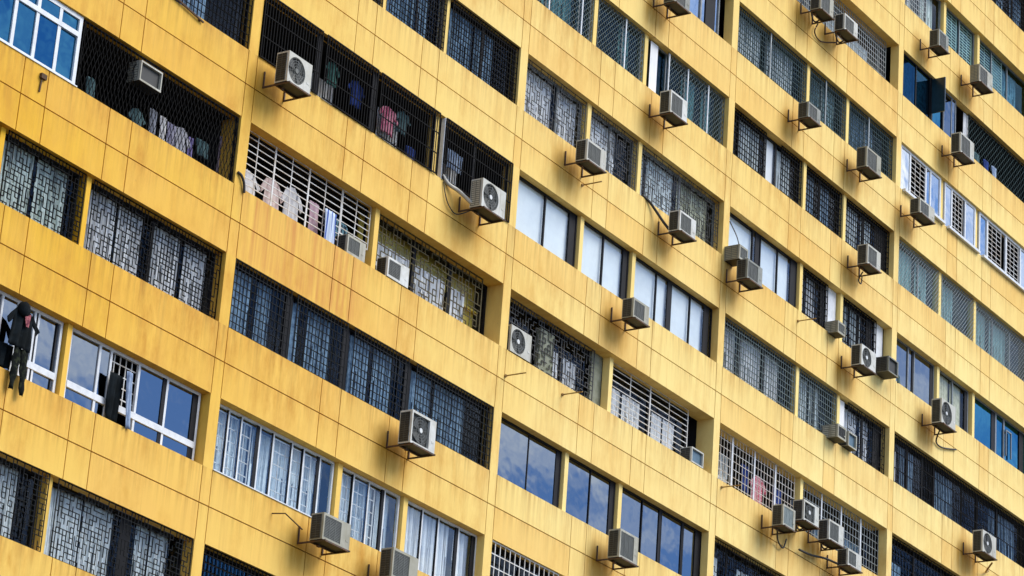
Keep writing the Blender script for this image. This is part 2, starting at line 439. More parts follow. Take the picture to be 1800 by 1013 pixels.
def curtain(b, k, spans, y, label, col='white', z0=.02, z1=1.46, folds=.17, amp=.013, group='curtains drawn behind the windows', cat='curtain', name='curtain'):
    """one top-level curtain (set) hanging behind a window; spans: list of (ua, ub)"""
    za = zs(k)[0]; U = b * W; mb = MB()
    xc = U + sum(a + c for a, c in spans) / (2 * len(spans))
    for ua, ub in spans:
        n = 1 if amp < .003 else max(8, int((ub - ua) / .022)); ph = rnd.uniform(0, 6); top, bot = za + z1, za + z0 + rnd.uniform(0, .02)
        prev = None
        for i in range(n + 1):
            x = U + ua + (ub - ua) * i / n; q = (x - U - ua) / folds * 2 * math.pi + ph
            off = 0 if amp < .003 else amp * (math.sin(q) + .4 * math.sin(q * 1.7 + 1)) ; off2 = off * 1.25 + amp * .3 * math.sin(q * .31)
            cur = ((x, y + off * .8, top), (x + off2 * .25, y + off2, (top + bot) / 2), (x + off2 * .3, y + off2 * 1.1, bot))
            if prev:
                for a in range(2): mb.quad(prev[a + 1], cur[a + 1], cur[a], prev[a])
            prev = cur
    me = mb.build(name, CUR[col], None, smooth=True, origin=(xc, y, za))
    bm = bmesh.new(); bm.from_mesh(me.data); bmesh.ops.remove_doubles(bm, verts=bm.verts, dist=1e-5); bm.to_mesh(me.data); bm.free()
    return tag(me, label, cat, group)
#SPECS

# ------------------------------------------------------------------ openings, one by one
def U3(b, k): return units(b, k)
G1 = 'curtains drawn behind the windows'
# --- leftmost bay
b, k = -1, -2
w_ = window(b, k, 5.91, W, d=.12, splits=[7.7], mw=.12); grille(w_, b, k, 5.93, W - .01, .03, 'grid', 'gk', .12, .014)
curtain(b, k, [(7.9, 8.75)], .30, 'dark blue curtain in the leftmost barred window cut off by the top edge', 'blue')
b, k = -1, -1
window(b, k, .311, 4.98, d=.05, frame='fw', pane='deep', splits=[1.2, 1.9, 2.5, 3.15, 3.75, 4.36], mw=.085, fr=.09, transom=1.08, tw=.10, sill=True)
w_ = window(b, k, 5.0, W, d=.10, frame='fk', nopane=True, fr=.03, thickf=.03)
grille(w_, b, k, 5.02, W - .02, .05, 'lattice', 'gk', .115, .012, z1=1.46)
b, k = -1, 0
w_ = window(b, k, 3.45, 5.69, d=.27, mw=.06); grille(w_, b, k, 3.46, 5.68, .10, 'ornate', 'gk', .098, .016, keep=.70)
curtain(b, k, [(3.5, 4.55), (4.66, 5.50)], .42, 'greenish white curtains behind the black lattice at the left edge, under the dark balcony', 'green')
w_ = window(b, k, 5.91, W, d=.27, splits=[7.95], mw=.08); grille(w_, b, k, 5.92, W - .01, .10, 'ornate', 'gk', .098, .016, keep=.70)
curtain(b, k, [(6.10, 6.97), (7.08, 7.79), (8.13, 8.97), (9.10, 9.80)], .42, 'four white lace curtain panels behind the black lattice left of the first pier', 'lace')
b, k = -1, 1
window(b, k, 2.9, 5.69, d=.20, frame='fw', pane='blue', splits=[4.03, 4.45, 4.68, 4.93, 5.03], mw=.05, fr=.06, transom=.39, tw=.13, dark=[(4.98, .09), (5.55, .03)], gaps=[(4.44, 4.69)])
w_ = window(b, k, 5.91, W - .05, d=.20, frame='fw', pane='blue', splits=[6.80, 7.13, 7.97, 8.84], mw=.06, fr=.06, transom=.39, tw=.13, dark=[(8.76, .10), (9.73, .17)], gaps=[(7.13, 7.97)])
grille(w_, b, k, 7.13, 7.99, .27, 'grid', 'gw', .17, .022, z0=.4)
b, k = -1, 2
w_ = window(b, k, 3.0, 5.69, d=.27); grille(w_, b, k, 3.0, 5.68, .03, 'ornate', 'gd', .098, .014)
curtain(b, k, [(3.2, 5.25)], .42, 'pale blue curtain behind lattice in the bottom left corner, left of the yellow post', 'pale')
w_ = window(b, k, 5.91, W, d=.27, splits=[8.2], mw=.3); grille(w_, b, k, 5.92, W - .01, .03, 'ornate', 'gd', .098, .014)
curtain(b, k, [(6.0, 7.05), (7.12, 7.95), (8.65, 9.05), (9.10, 9.62)], .42, 'four pale blue curtain panels behind lattice, just right of the bottom left post', 'pale')
# --- second bay
b, k = 0, -3
for (a, c), sp, cu, lab in zip(U3(b, k), ([2.4], [5.9], [8.55]), ([(3.0, 4.2)], [(4.9, 6.5)], [(7.3, 8.3), (8.4, 9.2)]),
        (None, 'dark blue curtain behind the barred window at the top edge, left of the post', 'dark blue curtains behind the barred window at the top edge, right of the post')):
    w_ = window(b, k, a, c, d=.16, splits=sp); grille(w_, b, k, a + .01, c - .01, .06, 'grid', 'gk', .105, .018)
    if lab: curtain(b, k, cu, .32, lab, 'blue')
b, k = 0, -2
w_ = window(b, k, .311, 6.89, d=.10, splits=[2.45, 4.5], mw=.14, nopane=True)
for a, c in ((.33, 2.37), (2.52, 4.44), (4.56, 6.87)): grille(w_, b, k, a, c, -.03, 'vert', 'gk', .095, .022)
w_ = window(b, k, 7.11, W, d=.10, frame='fk', splits=[8.5], nopane=True); grille(w_, b, k, 7.13, W - .01, -.03, 'vert', 'gk', .095, .022)
mb = MB(); mb.box(b * W + 7.10, b * W + 7.13, .0, .1, zs(k)[0] + .01, zs(k)[1] - .01); part(mb, 'frame_strip', 'fw')
curtain(b, k, [(3.0, 3.9)], .75, 'grey net curtain deep behind the black bars, left of the pink shirt', 'warm', z0=.0, z1=1.0)
curtain(b, k, [(5.55, 6.35)], .75, 'grey white net curtain behind the black bars, right of the pink shirt', 'lace', z0=.1, z1=1.25)
curtain(b, k, [(7.35, 8.55)], .6, 'white net curtain behind the black bars above the outdoor unit with a bright fan hub', 'lace', z0=.05, z1=.85)
b, k = 0, -1
w_ = window(b, k, .311, 5.0, d=.34, frame='fk', nopane=True, fr=.03)
grille(w_, b, k, .33, 3.92, .25, 'hbars', 'gw', .60, .018, z0=.0); grille(w_, b, k, 3.93, 4.98, .25, 'hbars', 'gw', .53, .018, z0=.48)
w_ = window(b, k, 5.22, W, d=.44, frame='fk', splits=[6.98, 8.4], mw=.12)
grille(w_, b, k, 5.24, 9.48, .28, 'ornate', 'gb', .135, .022, keep=.60)
curtain(b, k, [(5.40, 6.88), (7.12, 8.3), (8.42, 9.1)], .50, 'half height white curtains behind the bronze lattice of the ochre balcony', 'white', z0=.0, z1=1.0)
mb = MB(); mb.box(5.25, 9.85, .74, .78, zs(k)[0] + .05, zs(k)[1] + .1); part(mb, 'balcony_wall', 'inner')
mb = MB(); mb.box(5.25, 9.85, .62, .739, zs(k)[0] + .82, zs(k)[0] + .86); part(mb, 'balcony_ledge', 'inner')
b, k = 0, 0
w_ = window(b, k, .311, W, d=.14, splits=[2.36, 4.38, 6.70], mw=.24)
for a, c in ((.33, 2.26), (2.46, 4.26), (4.51, 6.55), (6.85, W - .01)): grille(w_, b, k, a, c, .02, 'grid', 'gd', .118, .017)
curtain(b, k, [(.45, 1.25), (1.5, 1.95)], .32, 'dark blue curtain behind the long dark grille, next to the first pier', 'blue')
curtain(b, k, [(2.60, 2.95), (3.25, 4.05)], .32, 'dark blue curtains behind the second section of the long dark grille', 'blue')
curtain(b, k, [(4.75, 5.45), (5.6, 6.3)], .32, 'dark blue curtains behind the third section of the long dark grille', 'blue')
curtain(b, k, [(6.95, 7.85), (8.0, 9.2)], .32, 'dark blue curtains behind the last, rightmost section of the long dark grille', 'blue')
b, k = 0, 1
w_ = window(b, k, .311, 4.47, d=.20, frame='fw', pane='paleg', splits=[.89, 1.31, 1.93, 2.38, 3.01, 3.42, 3.99], mw=.042, dark=[(1.86, .10), (3.93, .09), (2.34, .03), (.86, .02), (1.28, .02), (2.98, .02), (3.39, .02)], sill=True)
grille(w_, b, k, .45, 1.75, .30, 'grid', 'gw', .20, .02, z0=.05, z1=1.42); grille(w_, b, k, 2.5, 3.8, .30, 'grid', 'gw', .20, .02, z0=.05, z1=1.42)
curtain(b, k, [(.40, 1.85), (1.98, 4.4)], .46, 'grey white curtains behind the eight white sashes right of the first pier', 'pale')
w_ = window(b, k, 4.69, 6.89, d=.20, frame='fw', pane='paleg', splits=[5.20, 5.75, 6.34], mw=.042, dark=[(6.28, .09), (5.17, .02), (5.72, .02)])
grille(w_, b, k, 4.9, 6.1, .30, 'grid', 'gw', .19, .02, z0=.05, z1=1.42)
curtain(b, k, [(4.75, 6.2), (6.38, 6.85)], .46, 'grey white curtains behind four white sashes between two posts, above the beige unit', 'pale')
window(b, k, 7.11, W, d=.20, frame='fw', pane='paleg', splits=[7.78, 8.40, 9.20], mw=.042, dark=[(9.13, .10), (9.80, .16), (7.75, .02), (8.37, .02)])
curtain(b, k, [(7.15, 9.05), (9.22, 9.75)], .36, 'plain white curtains filling the window beside the lowest slatted unit', 'white', amp=.018)
b, k = 0, 2
w_ = window(b, k, .311, 4.47, d=.2, splits=[2.0], pane='teal'); grille(w_, b, k, .32, 4.46, .05, 'grid', 'gk', .12, .018)
curtain(b, k, [(.4, .9), (1.2, 1.9)], .4, 'dark blue curtain in the barred window at the bottom edge, nearest the bottom left lattice', 'dblue')
# --- third bay
b, k = 1, -5
window(b, k, 5.91, W - .35, d=.22, frame='fg', pane='sky', splits=[7.05, 7.75, 8.6], mw=.07, dark=[(7.68, .22), (9.1, .5)])
window(b, k, 3.45, 5.69, d=.22, frame='fg', pane='sky', splits=[4.55])
curtain(b, k, [(6.0, 7.5), (7.8, 8.5)], .36, 'pale blue curtain at the top edge, right of the dusty unit cut by that edge', 'pale')
b, k = 1, -4
cs = ([(1.3, 2.6)], [(4.9, 5.4)], [(7.6, 8.2), (8.9, 9.5)])
for i, ((a, c), sp) in enumerate(zip(U3(b, k), ([1.21, 2.69], [4.76], [6.94, 7.92, 9.0]))):
    w_ = window(b, k, a, c, d=.20, frame='fg', splits=sp, mw=.04, pane='teal2'); grille(w_, b, k, a + .02 if i < 2 else 6.9, c - .02, .13, 'diamond', 'gm', .15, .011)
    for s in sp: mb = MB(); mb.box(b * W + s - .022, b * W + s + .022, .10, .125, zs(k)[0] + .02, zs(k)[1] - .03); part(mb, 'mullion', 'fw', w_)
curtain(b, k, [(1.3, 2.6)], .40, 'dark green curtain behind the diamond mesh window at the top edge', 'teal')
curtain(b, k, [(4.85, 5.35)], .40, 'narrow green curtain behind the diamond mesh between two thin posts', 'teal')
curtain(b, k, [(6.05, 6.42)], .15, 'narrow white blind beside the outdoor unit under the diamond mesh', 'blind', folds=.5, amp=.002, cat='blind', name='window_blind', group=None)
curtain(b, k, [(8.05, 8.75), (9.1, 9.6)], .40, 'grey green curtains behind the diamond mesh right of the outdoor unit', 'teal')
b, k = 1, -3
for (a, c), sp in zip(U3(b, k), ([2.14], [4.6], [8.08])):
    w_ = window(b, k, a, c, d=.27, frame='fg', splits=sp, mw=.08); grille(w_, b, k, a + .01, c - .01, .15, 'ornate', 'gl', .105, .013, keep=.6)
curtain(b, k, [(.45, 2.04), (2.25, 3.15)], .42, 'greyish white curtains behind the grey lattice right of the second pier', 'white')
curtain(b, k, [(3.55, 5.05)], .42, 'white curtain behind the middle grey lattice, right of the outdoor unit under the thin post', 'lace')
curtain(b, k, [(5.95, 6.45), (6.62, 7.95)], .42, 'pale blue curtains behind the grey lattice above the black cable', 'pale')
curtain(b, k, [(8.18, 9.75)], .42, 'olive grey curtain behind the grey lattice left of the third pier', 'olive')
b, k = 1, -2
window(b, k, .311, 3.23, d=.20, pane='paleg', splits=[1.81], mw=.05, dark=[(3.03, .26)])
window(b, k, 3.45, 5.69, d=.20, pane='paleg', splits=[4.49], mw=.05, dark=[(5.52, .2)])
window(b, k, 5.91, W, d=.20, pane='paleg', splits=[7.07, 8.78], mw=.04, dark=[(7.74, .22), (9.62, .26)])
BG = None
curtain(b, k, [(.35, 2.92)], .29, 'white blind filling the first blank window right of the second pier', 'blind', folds=.9, amp=.0012, cat='blind', name='window_blind', group=BG)
curtain(b, k, [(3.50, 5.44)], .29, 'white blind filling the middle blank window, between two yellow posts', 'blind', folds=.9, amp=.0012, cat='blind', name='window_blind', group=BG)
curtain(b, k, [(6.12, 7.64), (7.86, 9.5)], .29, 'white blinds in the widest blank window, right of the outdoor unit on the post', 'blind', folds=.9, amp=.0012, cat='blind', name='window_blind', group=BG)
b, k = 1, -1
w_ = window(b, k, .311, 5.0, d=.44, splits=[3.3]); grille(w_, b, k, .33, 4.55, .30, 'ornate', 'gl', .115, .019, keep=.60)
mb = MB(); mb.box(b * W + 2.15, b * W + 2.78, .33, .43, zs(k)[0] + .002, zs(k)[1] - .25); part(mb, 'inner_pillar', 'gpil')
mb = MB(); mb.box(b * W + 4.52, b * W + 5.02, .37, .43, zs(k)[0] + .002, zs(k)[1] - .003); part(mb, 'inner_pillar', 'gpil')
curtain(b, k, [(2.90, 3.42), (3.47, 4.05)], .50, 'half height white curtains behind the dark lattice, between two grey pillars', 'white', z0=.0, z1=.98)
w_ = window(b, k, 5.22, 9.3, d=.44, splits=[7.4]); grille(w_, b, k, 5.32, 9.12, .30, 'hbars', 'gw', .94, .018)
curtain(b, k, [(5.45, 6.12), (6.25, 7.08), (7.66, 8.15), (8.22, 8.75)], .50, 'half height white curtains behind white horizontal bars', 'white', z0=.0, z1=.98)
b, k = 1, 0
window(b, k, .311, 3.23, d=.20, pane='blue', splits=[1.82], mw=.03, dark=[(3.10, .18)])
window(b, k, 3.45, 5.69, d=.20, pane='blue', splits=[4.56], mw=.03, dark=[(5.56, .2)])
window(b, k, 5.91, W, d=.20, pane='blue', splits=[7.0, 7.93, 8.98], mw=.03, dark=[(7.88, .14), (8.98, .12), (9.74, .26)])
b, k = 1, 1
w_ = window(b, k, .311, 3.23, d=.22, splits=[1.8]); grille(w_, b, k, .33, 3.2, .05, 'grid', 'gw', .21, .024)
w_ = window(b, k, 3.45, 5.69, d=.22); grille(w_, b, k, 3.46, 5.68, .05, 'grid', 'gw', .21, .024)
# --- fourth bay
b, k = 2, -6
w_ = window(b, k, .311, 5.0, d=.5, frame='fg'); grille(w_, b, k, .33, 4.98, .28, 'grid', 'gg', .13, .015)
w_ = window(b, k, 5.05, 9.6, d=.5, frame='fg', splits=[7.0]); grille(w_, b, k, 5.0, W - .3, .28, 'grid', 'gg', .13, .015)
curtain(b, k, [(2.6, 4.3)], .6, 'blue grey curtain behind the grille left of the highest pair of outdoor units', 'teal')
curtain(b, k, [(6.3, 7.3), (7.7, 9.0)], .6, 'blue grey curtains behind the grille right of the highest pair of outdoor units', 'pale', z1=1.0)
b, k = 2, -5
for (a, c), sp, cu, lab, co in zip(U3(b, k), ([2.33], [5.62], [8.32]), ([(.5, 2.2), (2.5, 4.1)], [(4.8, 6.6)], [(7.25, 9.1)]),
        ('pale curtains behind a fine grille, below and left of the highest pair of units', 'blue grey curtains behind the fine grille between two posts, right of a small outdoor unit', 'blue grey curtain behind the fine grille above the outdoor unit beside the fourth pier'), ('pale', 'teal', 'blue')):
    w_ = window(b, k, a, c, d=.24, frame='fg', splits=sp); grille(w_, b, k, a + .01, c - .01, .13, 'grid', 'gt', .115, .022)
    for s in sp: mb = MB(); mb.box(b * W + s - .025, b * W + s + .025, .10, .125, zs(k)[0] + .02, zs(k)[1] - .03); part(mb, 'mullion', 'gg', w_)
    curtain(b, k, cu, .38, lab, co)
b, k = 2, -4
w_ = window(b, k, .311, 4.47, d=.24, splits=[1.0, 2.45, 3.1], mw=.09); grille(w_, b, k, .33, 2.4, .16, 'grid', 'gk', .13, .024); grille(w_, b, k, 3.25, 4.46, .16, 'grid', 'gk', .13, .024)
curtain(b, k, [(1.15, 2.35)], .38, 'pale curtain behind the black grid left of the narrow white blind', 'pale')
curtain(b, k, [(2.5, 3.05)], .31, 'narrow white blind between two black grids', 'blind', folds=.9, amp=.0012, cat='blind', name='window_blind')
curtain(b, k, [(3.35, 4.2)], .38, 'grey curtain behind the black grid right of the narrow white blind', 'pale')
w_ = window(b, k, 4.69, 6.89, d=.24, splits=[5.7], mw=.07); grille(w_, b, k, 4.7, 6.88, .16, 'grid', 'gk', .13, .024)
curtain(b, k, [(4.75, 5.6), (5.85, 6.5)], .38, 'pale blue curtains behind the black grid of the middle window, between two posts', 'blue')
w_ = window(b, k, 7.11, W, d=.24, splits=[8.4], mw=.07, dark=[(9.5, .7)]); grille(w_, b, k, 7.12, W - .01, .16, 'grid', 'gk', .13, .024)
curtain(b, k, [(7.2, 8.3), (8.5, 9.1)], .38, 'pale curtains behind the black grid above the outdoor unit left of the fourth pier', 'pale')
b, k = 2, -3
window(b, k, .311, 4.47, d=.20, pane='paleg', splits=[1.96, 2.4, 3.37], mw=.04, dark=[(2.22, .22), (4.28, .34)])
curtain(b, k, [(.40, 2.1), (2.38, 4.08)], .29, 'white blinds behind black framed sashes above the pair of dusty units', 'blind', folds=.9, amp=.0012, cat='blind', name='window_blind')
w_ = window(b, k, 4.69, 6.30, d=.26, dark=[(6.1, .25)]); grille(w_, b, k, 4.7, 6.28, .18, 'grid', 'gk', .14, .028)
curtain(b, k, [(4.95, 5.3), (5.45, 5.95)], .42, 'white curtains behind the black grid left of the smallest box unit', 'white')
mb = MB(); mb.box(b * W + 6.31, b * W + 6.87, .24, .27, zs(k)[0] + .01, zs(k)[1] - .01); part(mb, 'infill_panel', 'fw')
w_ = window(b, k, 7.11, 9.3, d=.26, splits=[8.3], dark=[(9.0, .3)]); grille(w_, b, k, 7.12, 9.28, .18, 'grid', 'gk', .16, .028)
curtain(b, k, [(7.2, 7.95), (8.1, 8.75)], .42, 'pale blue curtains behind the black grid above the round fan unit beside the slatted box', 'pale')
mb = MB(); mb.box(b * W + 9.31, b * W + 9.80, .24, .27, zs(k)[0] + .01, zs(k)[1] - .01); part(mb, 'infill_panel', 'fw')
b, k = 2, -2
w_ = window(b, k, .311, 4.47, d=.25, splits=[1.6, 2.9], mw=.06); grille(w_, b, k, .33, 4.46, .14, 'grid', 'gm', .13, .018)
curtain(b, k, [(.9, 1.6), (1.75, 3.0), (3.2, 3.95)], .40, 'pale green white curtains behind the fine grille right of the third pier', 'lace')
w_ = window(b, k, 4.69, 6.89, d=.25, splits=[5.8]); grille(w_, b, k, 4.7, 6.88, .14, 'grid', 'gm', .12, .018)
curtain(b, k, [(4.8, 5.6), (5.75, 6.35)], .40, 'blue white curtains behind the fine grille left of the pair of box units', 'pale')
curtain(b, k, [(7.16, 7.50)], .20, 'narrow bright white blind above the small box unit', 'blind', folds=.9, amp=.0012, cat='blind', name='window_blind')
w_ = window(b, k, 7.11, W, d=.25, splits=[7.55, 8.72], mw=.08, dark=[(9.6, .4)]); grille(w_, b, k, 7.6, W - .01, .14, 'ornate', 'gd', .12, .016)
curtain(b, k, [(7.65, 8.62), (8.80, 9.35)], .40, 'white curtains behind the lattice right of the pair of box units, beside the fourth pier', 'lace')
b, k = 2, -1
w_ = window(b, k, .311, 5.0, d=.55, nopane=True, fr=.03); grille(w_, b, k, .33, 4.85, .24, 'grid', 'gw', .17, .012)
for s in (1.40, 2.60, 3.74): mb = MB(); mb.box(b * W + s - .03, b * W + s + .03, .215, .235, zs(k)[0] + .02, zs(k)[1] - .04); part(mb, 'mullion', 'fw', w_)
w_ = window(b, k, 5.22, W, d=.55, fr=.03); grille(w_, b, k, 5.24, W - .05, .24, 'grid', 'gg', .17, .013)
for s in (6.39, 7.55, 8.73): mb = MB(); mb.box(b * W + s - .028, b * W + s + .028, .215, .235, zs(k)[0] + .02, zs(k)[1] - .04); part(mb, 'mullion', 'fw', w_)
curtain(b, k, [(1.5, 2.1)], .75, 'pale blue curtain behind the white grid, left of the red checked shirt', 'pale', z1=1.2)
curtain(b, k, [(7.0, 8.5), (8.8, 9.7)], .75, 'blue curtains behind the white grid with the cluster of four outdoor units', 'blue', z1=1.0)
b, k = 2, 0
w_ = window(b, k, .311, 4.47, d=.25, splits=[1.4]); grille(w_, b, k, .33, 4.46, .1, 'ornate', 'gk', .12, .016)
curtain(b, k, [(.4, 1.2), (2.2, 3.2)], .42, 'pale curtains behind the dark lattice at the bottom edge, right of the third pier', 'pale', z1=1.2)
w_ = window(b, k, 4.69, 6.89, d=.25); grille(w_, b, k, 4.7, 6.88, .1, 'ornate', 'gk', .12, .016)
# --- fifth bay
b, k = 3, -8
w_ = window(b, k, 5.91, W, d=.25, splits=[7.3, 8.6]); grille(w_, b, k, 5.92, W - .01, .12, 'grid', 'gk', .13, .022)
curtain(b, k, [(6.6, 8.2), (8.7, 9.6)], .4, 'dark blue curtains behind the barred window in the top right corner', 'blue')
b, k = 3, -7
w_ = window(b, k, .311, 3.23, d=.22, frame='fg', splits=[1.3, 2.2]); grille(w_, b, k, .33, 2.0, .12, 'grid', 'gg', .13, .02)
curtain(b, k, [(.4, 1.5)], .4, 'pale blue curtain behind the fine grid at the top edge, right of the fourth pier', 'pale')
curtain(b, k, [(2.1, 3.0)], .4, 'pale green curtain beside the small outdoor unit at the top right', 'green')
w_ = window(b, k, 3.45, 5.69, d=.22, frame='fg', splits=[4.6], pane='teal2'); grille(w_, b, k, 3.5, 4.5, .28, 'louvre', 'gw', .10, .035); grille(w_, b, k, 4.7, 5.6, .28, 'louvre', 'gw', .10, .035)
w_ = window(b, k, 5.91, W, d=.22, frame='fg', splits=[7.0, 8.2], pane='teal2'); grille(w_, b, k, 5.95, 7.9, .28, 'louvre', 'gw', .10, .028)
curtain(b, k, [(7.3, 9.3)], .42, 'dark blue curtain right of the beige outdoor unit near the top right corner', 'blue')
b, k = 3, -6
w_ = window(b, k, .311, 2.40, d=.10, pane='teal', splits=[1.4], mw=.05)
curtain(b, k, [(.4, 1.35), (1.45, 2.35)], .22, 'dark teal blind in the window with the sash swung outward', 'dblue', folds=.9, amp=.0012, cat='blind', name='window_blind')
window(b, k, 2.5, 3.30, d=.10, pane='deep'); window(b, k, 3.32, 4.2, d=.10, frame='fg', pane='blue', splits=[3.9])
w_ = window(b, k, 4.2, W, d=.22, splits=[5.1], nopane=True, fr=.03, mw=.08); grille(w_, b, k, 5.2, W - .01, .15, 'diamond', 'gt', .22, .014)
curtain(b, k, [(4.22, 4.42)], .20, 'white curtain edge showing above the large grey unit, nearer the blue panes', 'white', folds=.2, amp=.015)
curtain(b, k, [(4.95, 5.25)], .20, 'white curtain edge showing above the large grey unit, nearer the dark balcony', 'white', folds=.2, amp=.015)
# sash swung outward
x, za, zb = b * W + 2.42, *zs(k)
r_ = window(b, k, 2.40, 2.49, d=.08, frame='fk', nopane=True)
mb = MB(); mb.box(x, x + .05, -.36, .07, za + .32, zb - .05); part(mb, 'open_sash', 'sashp', r_)
b, k = 3, -5
for (a, c), sp, lv in zip(((.45, 3.20), (3.47, 5.68), (5.95, W - .05)), ([1.11, 2.18, 2.50], [3.98, 4.95], [6.56, 7.95, 9.05]), ([(1.15, 2.15)], [(4.02, 4.75)], [(6.62, 7.6), (8.02, 8.9)])):
    w_ = window(b, k, a, c, d=.08, frame='fw', pane='sky', splits=sp, mw=.08, fr=.075, gaps=lv, sill=True)
    for l0, l1 in lv: grille(w_, b, k, l0, l1, .10, 'louvre', 'gw', .155, .017)
    mb = MB(); mb.box(b * W + a, b * W + c, -.10, -.004, zs(k)[0] - .05, zs(k)[0] + .03); part(mb, 'sill', 'fw', w_)
b, k = 3, -4
w_ = window(b, k, .311, W, d=.22, frame='fg', splits=[2.05, 3.42, 5.85, 7.3, 8.6], mw=.07, pane='teal2')
for a, c in ((.33, 3.36), (3.48, 5.80), (5.90, W - .01)): grille(w_, b, k, a, c, .13, 'diamond', 'gg', .15, .011)
curtain(b, k, [(.45, 1.9), (2.15, 2.9)], .38, 'pale blue curtains behind the diamond mesh right of the fourth pier', 'pale')
curtain(b, k, [(3.5, 4.8)], .38, 'sky blue curtain behind the middle diamond mesh, fifth bay', 'pale')
curtain(b, k, [(5.95, 7.1), (7.4, 8.6)], .38, 'sky blue curtains behind the diamond mesh at the right edge', 'pale')
b, k = 3, -3
window(b, k, .40, 3.22, d=.20, frame='fg', pane='blue', splits=[1.50, 1.90], mw=.06, dark=[(1.83, .12), (3.05, .16)])
window(b, k, 3.45, 5.60, d=.20, frame='fg', pane='clear', splits=[4.5], mw=.05, dark=[(5.45, .18)])
curtain(b, k, [(3.5, 4.45), (4.55, 5.3)], .33, 'plain olive white curtain behind the unit with the big round fan', 'olive', folds=.6, amp=.008)
w_ = window(b, k, 5.91, W, d=.20, frame='fg', pane='deep', splits=[7.6, 8.2], mw=.10, dark=[(7.4, .22), (9.5, .3)])
mb = MB()
for q in ((8.25, 8.29), (8.62, 8.66)): mb.box(b * W + q[0], b * W + q[1], .15, .19, zs(k)[0] + .3, zs(k)[0] + 1.1)
mb.box(b * W + 8.25, b * W + 8.66, .15, .19, zs(k)[0] + 1.1, zs(k)[0] + 1.14); part(mb, 'inner_frame', 'fg', w_)
curtain(b, k, [(6.05, 7.3), (8.3, 9.4)], .36, 'bright blue curtains in the window at the right edge', 'bright')
b, k = 3, -2
w_ = window(b, k, .311, W, d=.22, splits=[1.6, 2.6, 3.4, 5.3, 6.4, 7.8], mw=.07); grille(w_, b, k, .33, W - .01, .10, 'vert', 'gk', .11, .022)
curtain(b, k, [(.5, 1.2)], .40, 'lilac white curtain behind dark bars, just right of the fourth pier', 'lace', z0=.3, z1=1.2)
curtain(b, k, [(1.5, 2.35)], .40, 'dark blue curtain behind dark bars, second from the fourth pier', 'blue')
curtain(b, k, [(3.7, 5.0)], .40, 'dark blue curtain in the long dark window, above left of the lowest right unit', 'blue')
curtain(b, k, [(7.6, 9.4)], .40, 'dark blue curtain at the right edge, right of the lowest right unit', 'blue')
b, k = 3, -1
w_ = window(b, k, .311, W, d=.22, splits=[2.2, 4.0, 6.0], mw=.06); grille(w_, b, k, .33, W - .01, .12, 'grid', 'gk', .2, .02)
curtain(b, k, [(.4, .65), (.9, 1.7)], .40, 'dark curtain with a pale edge in the bottom right dark window', 'blue', z1=.9)

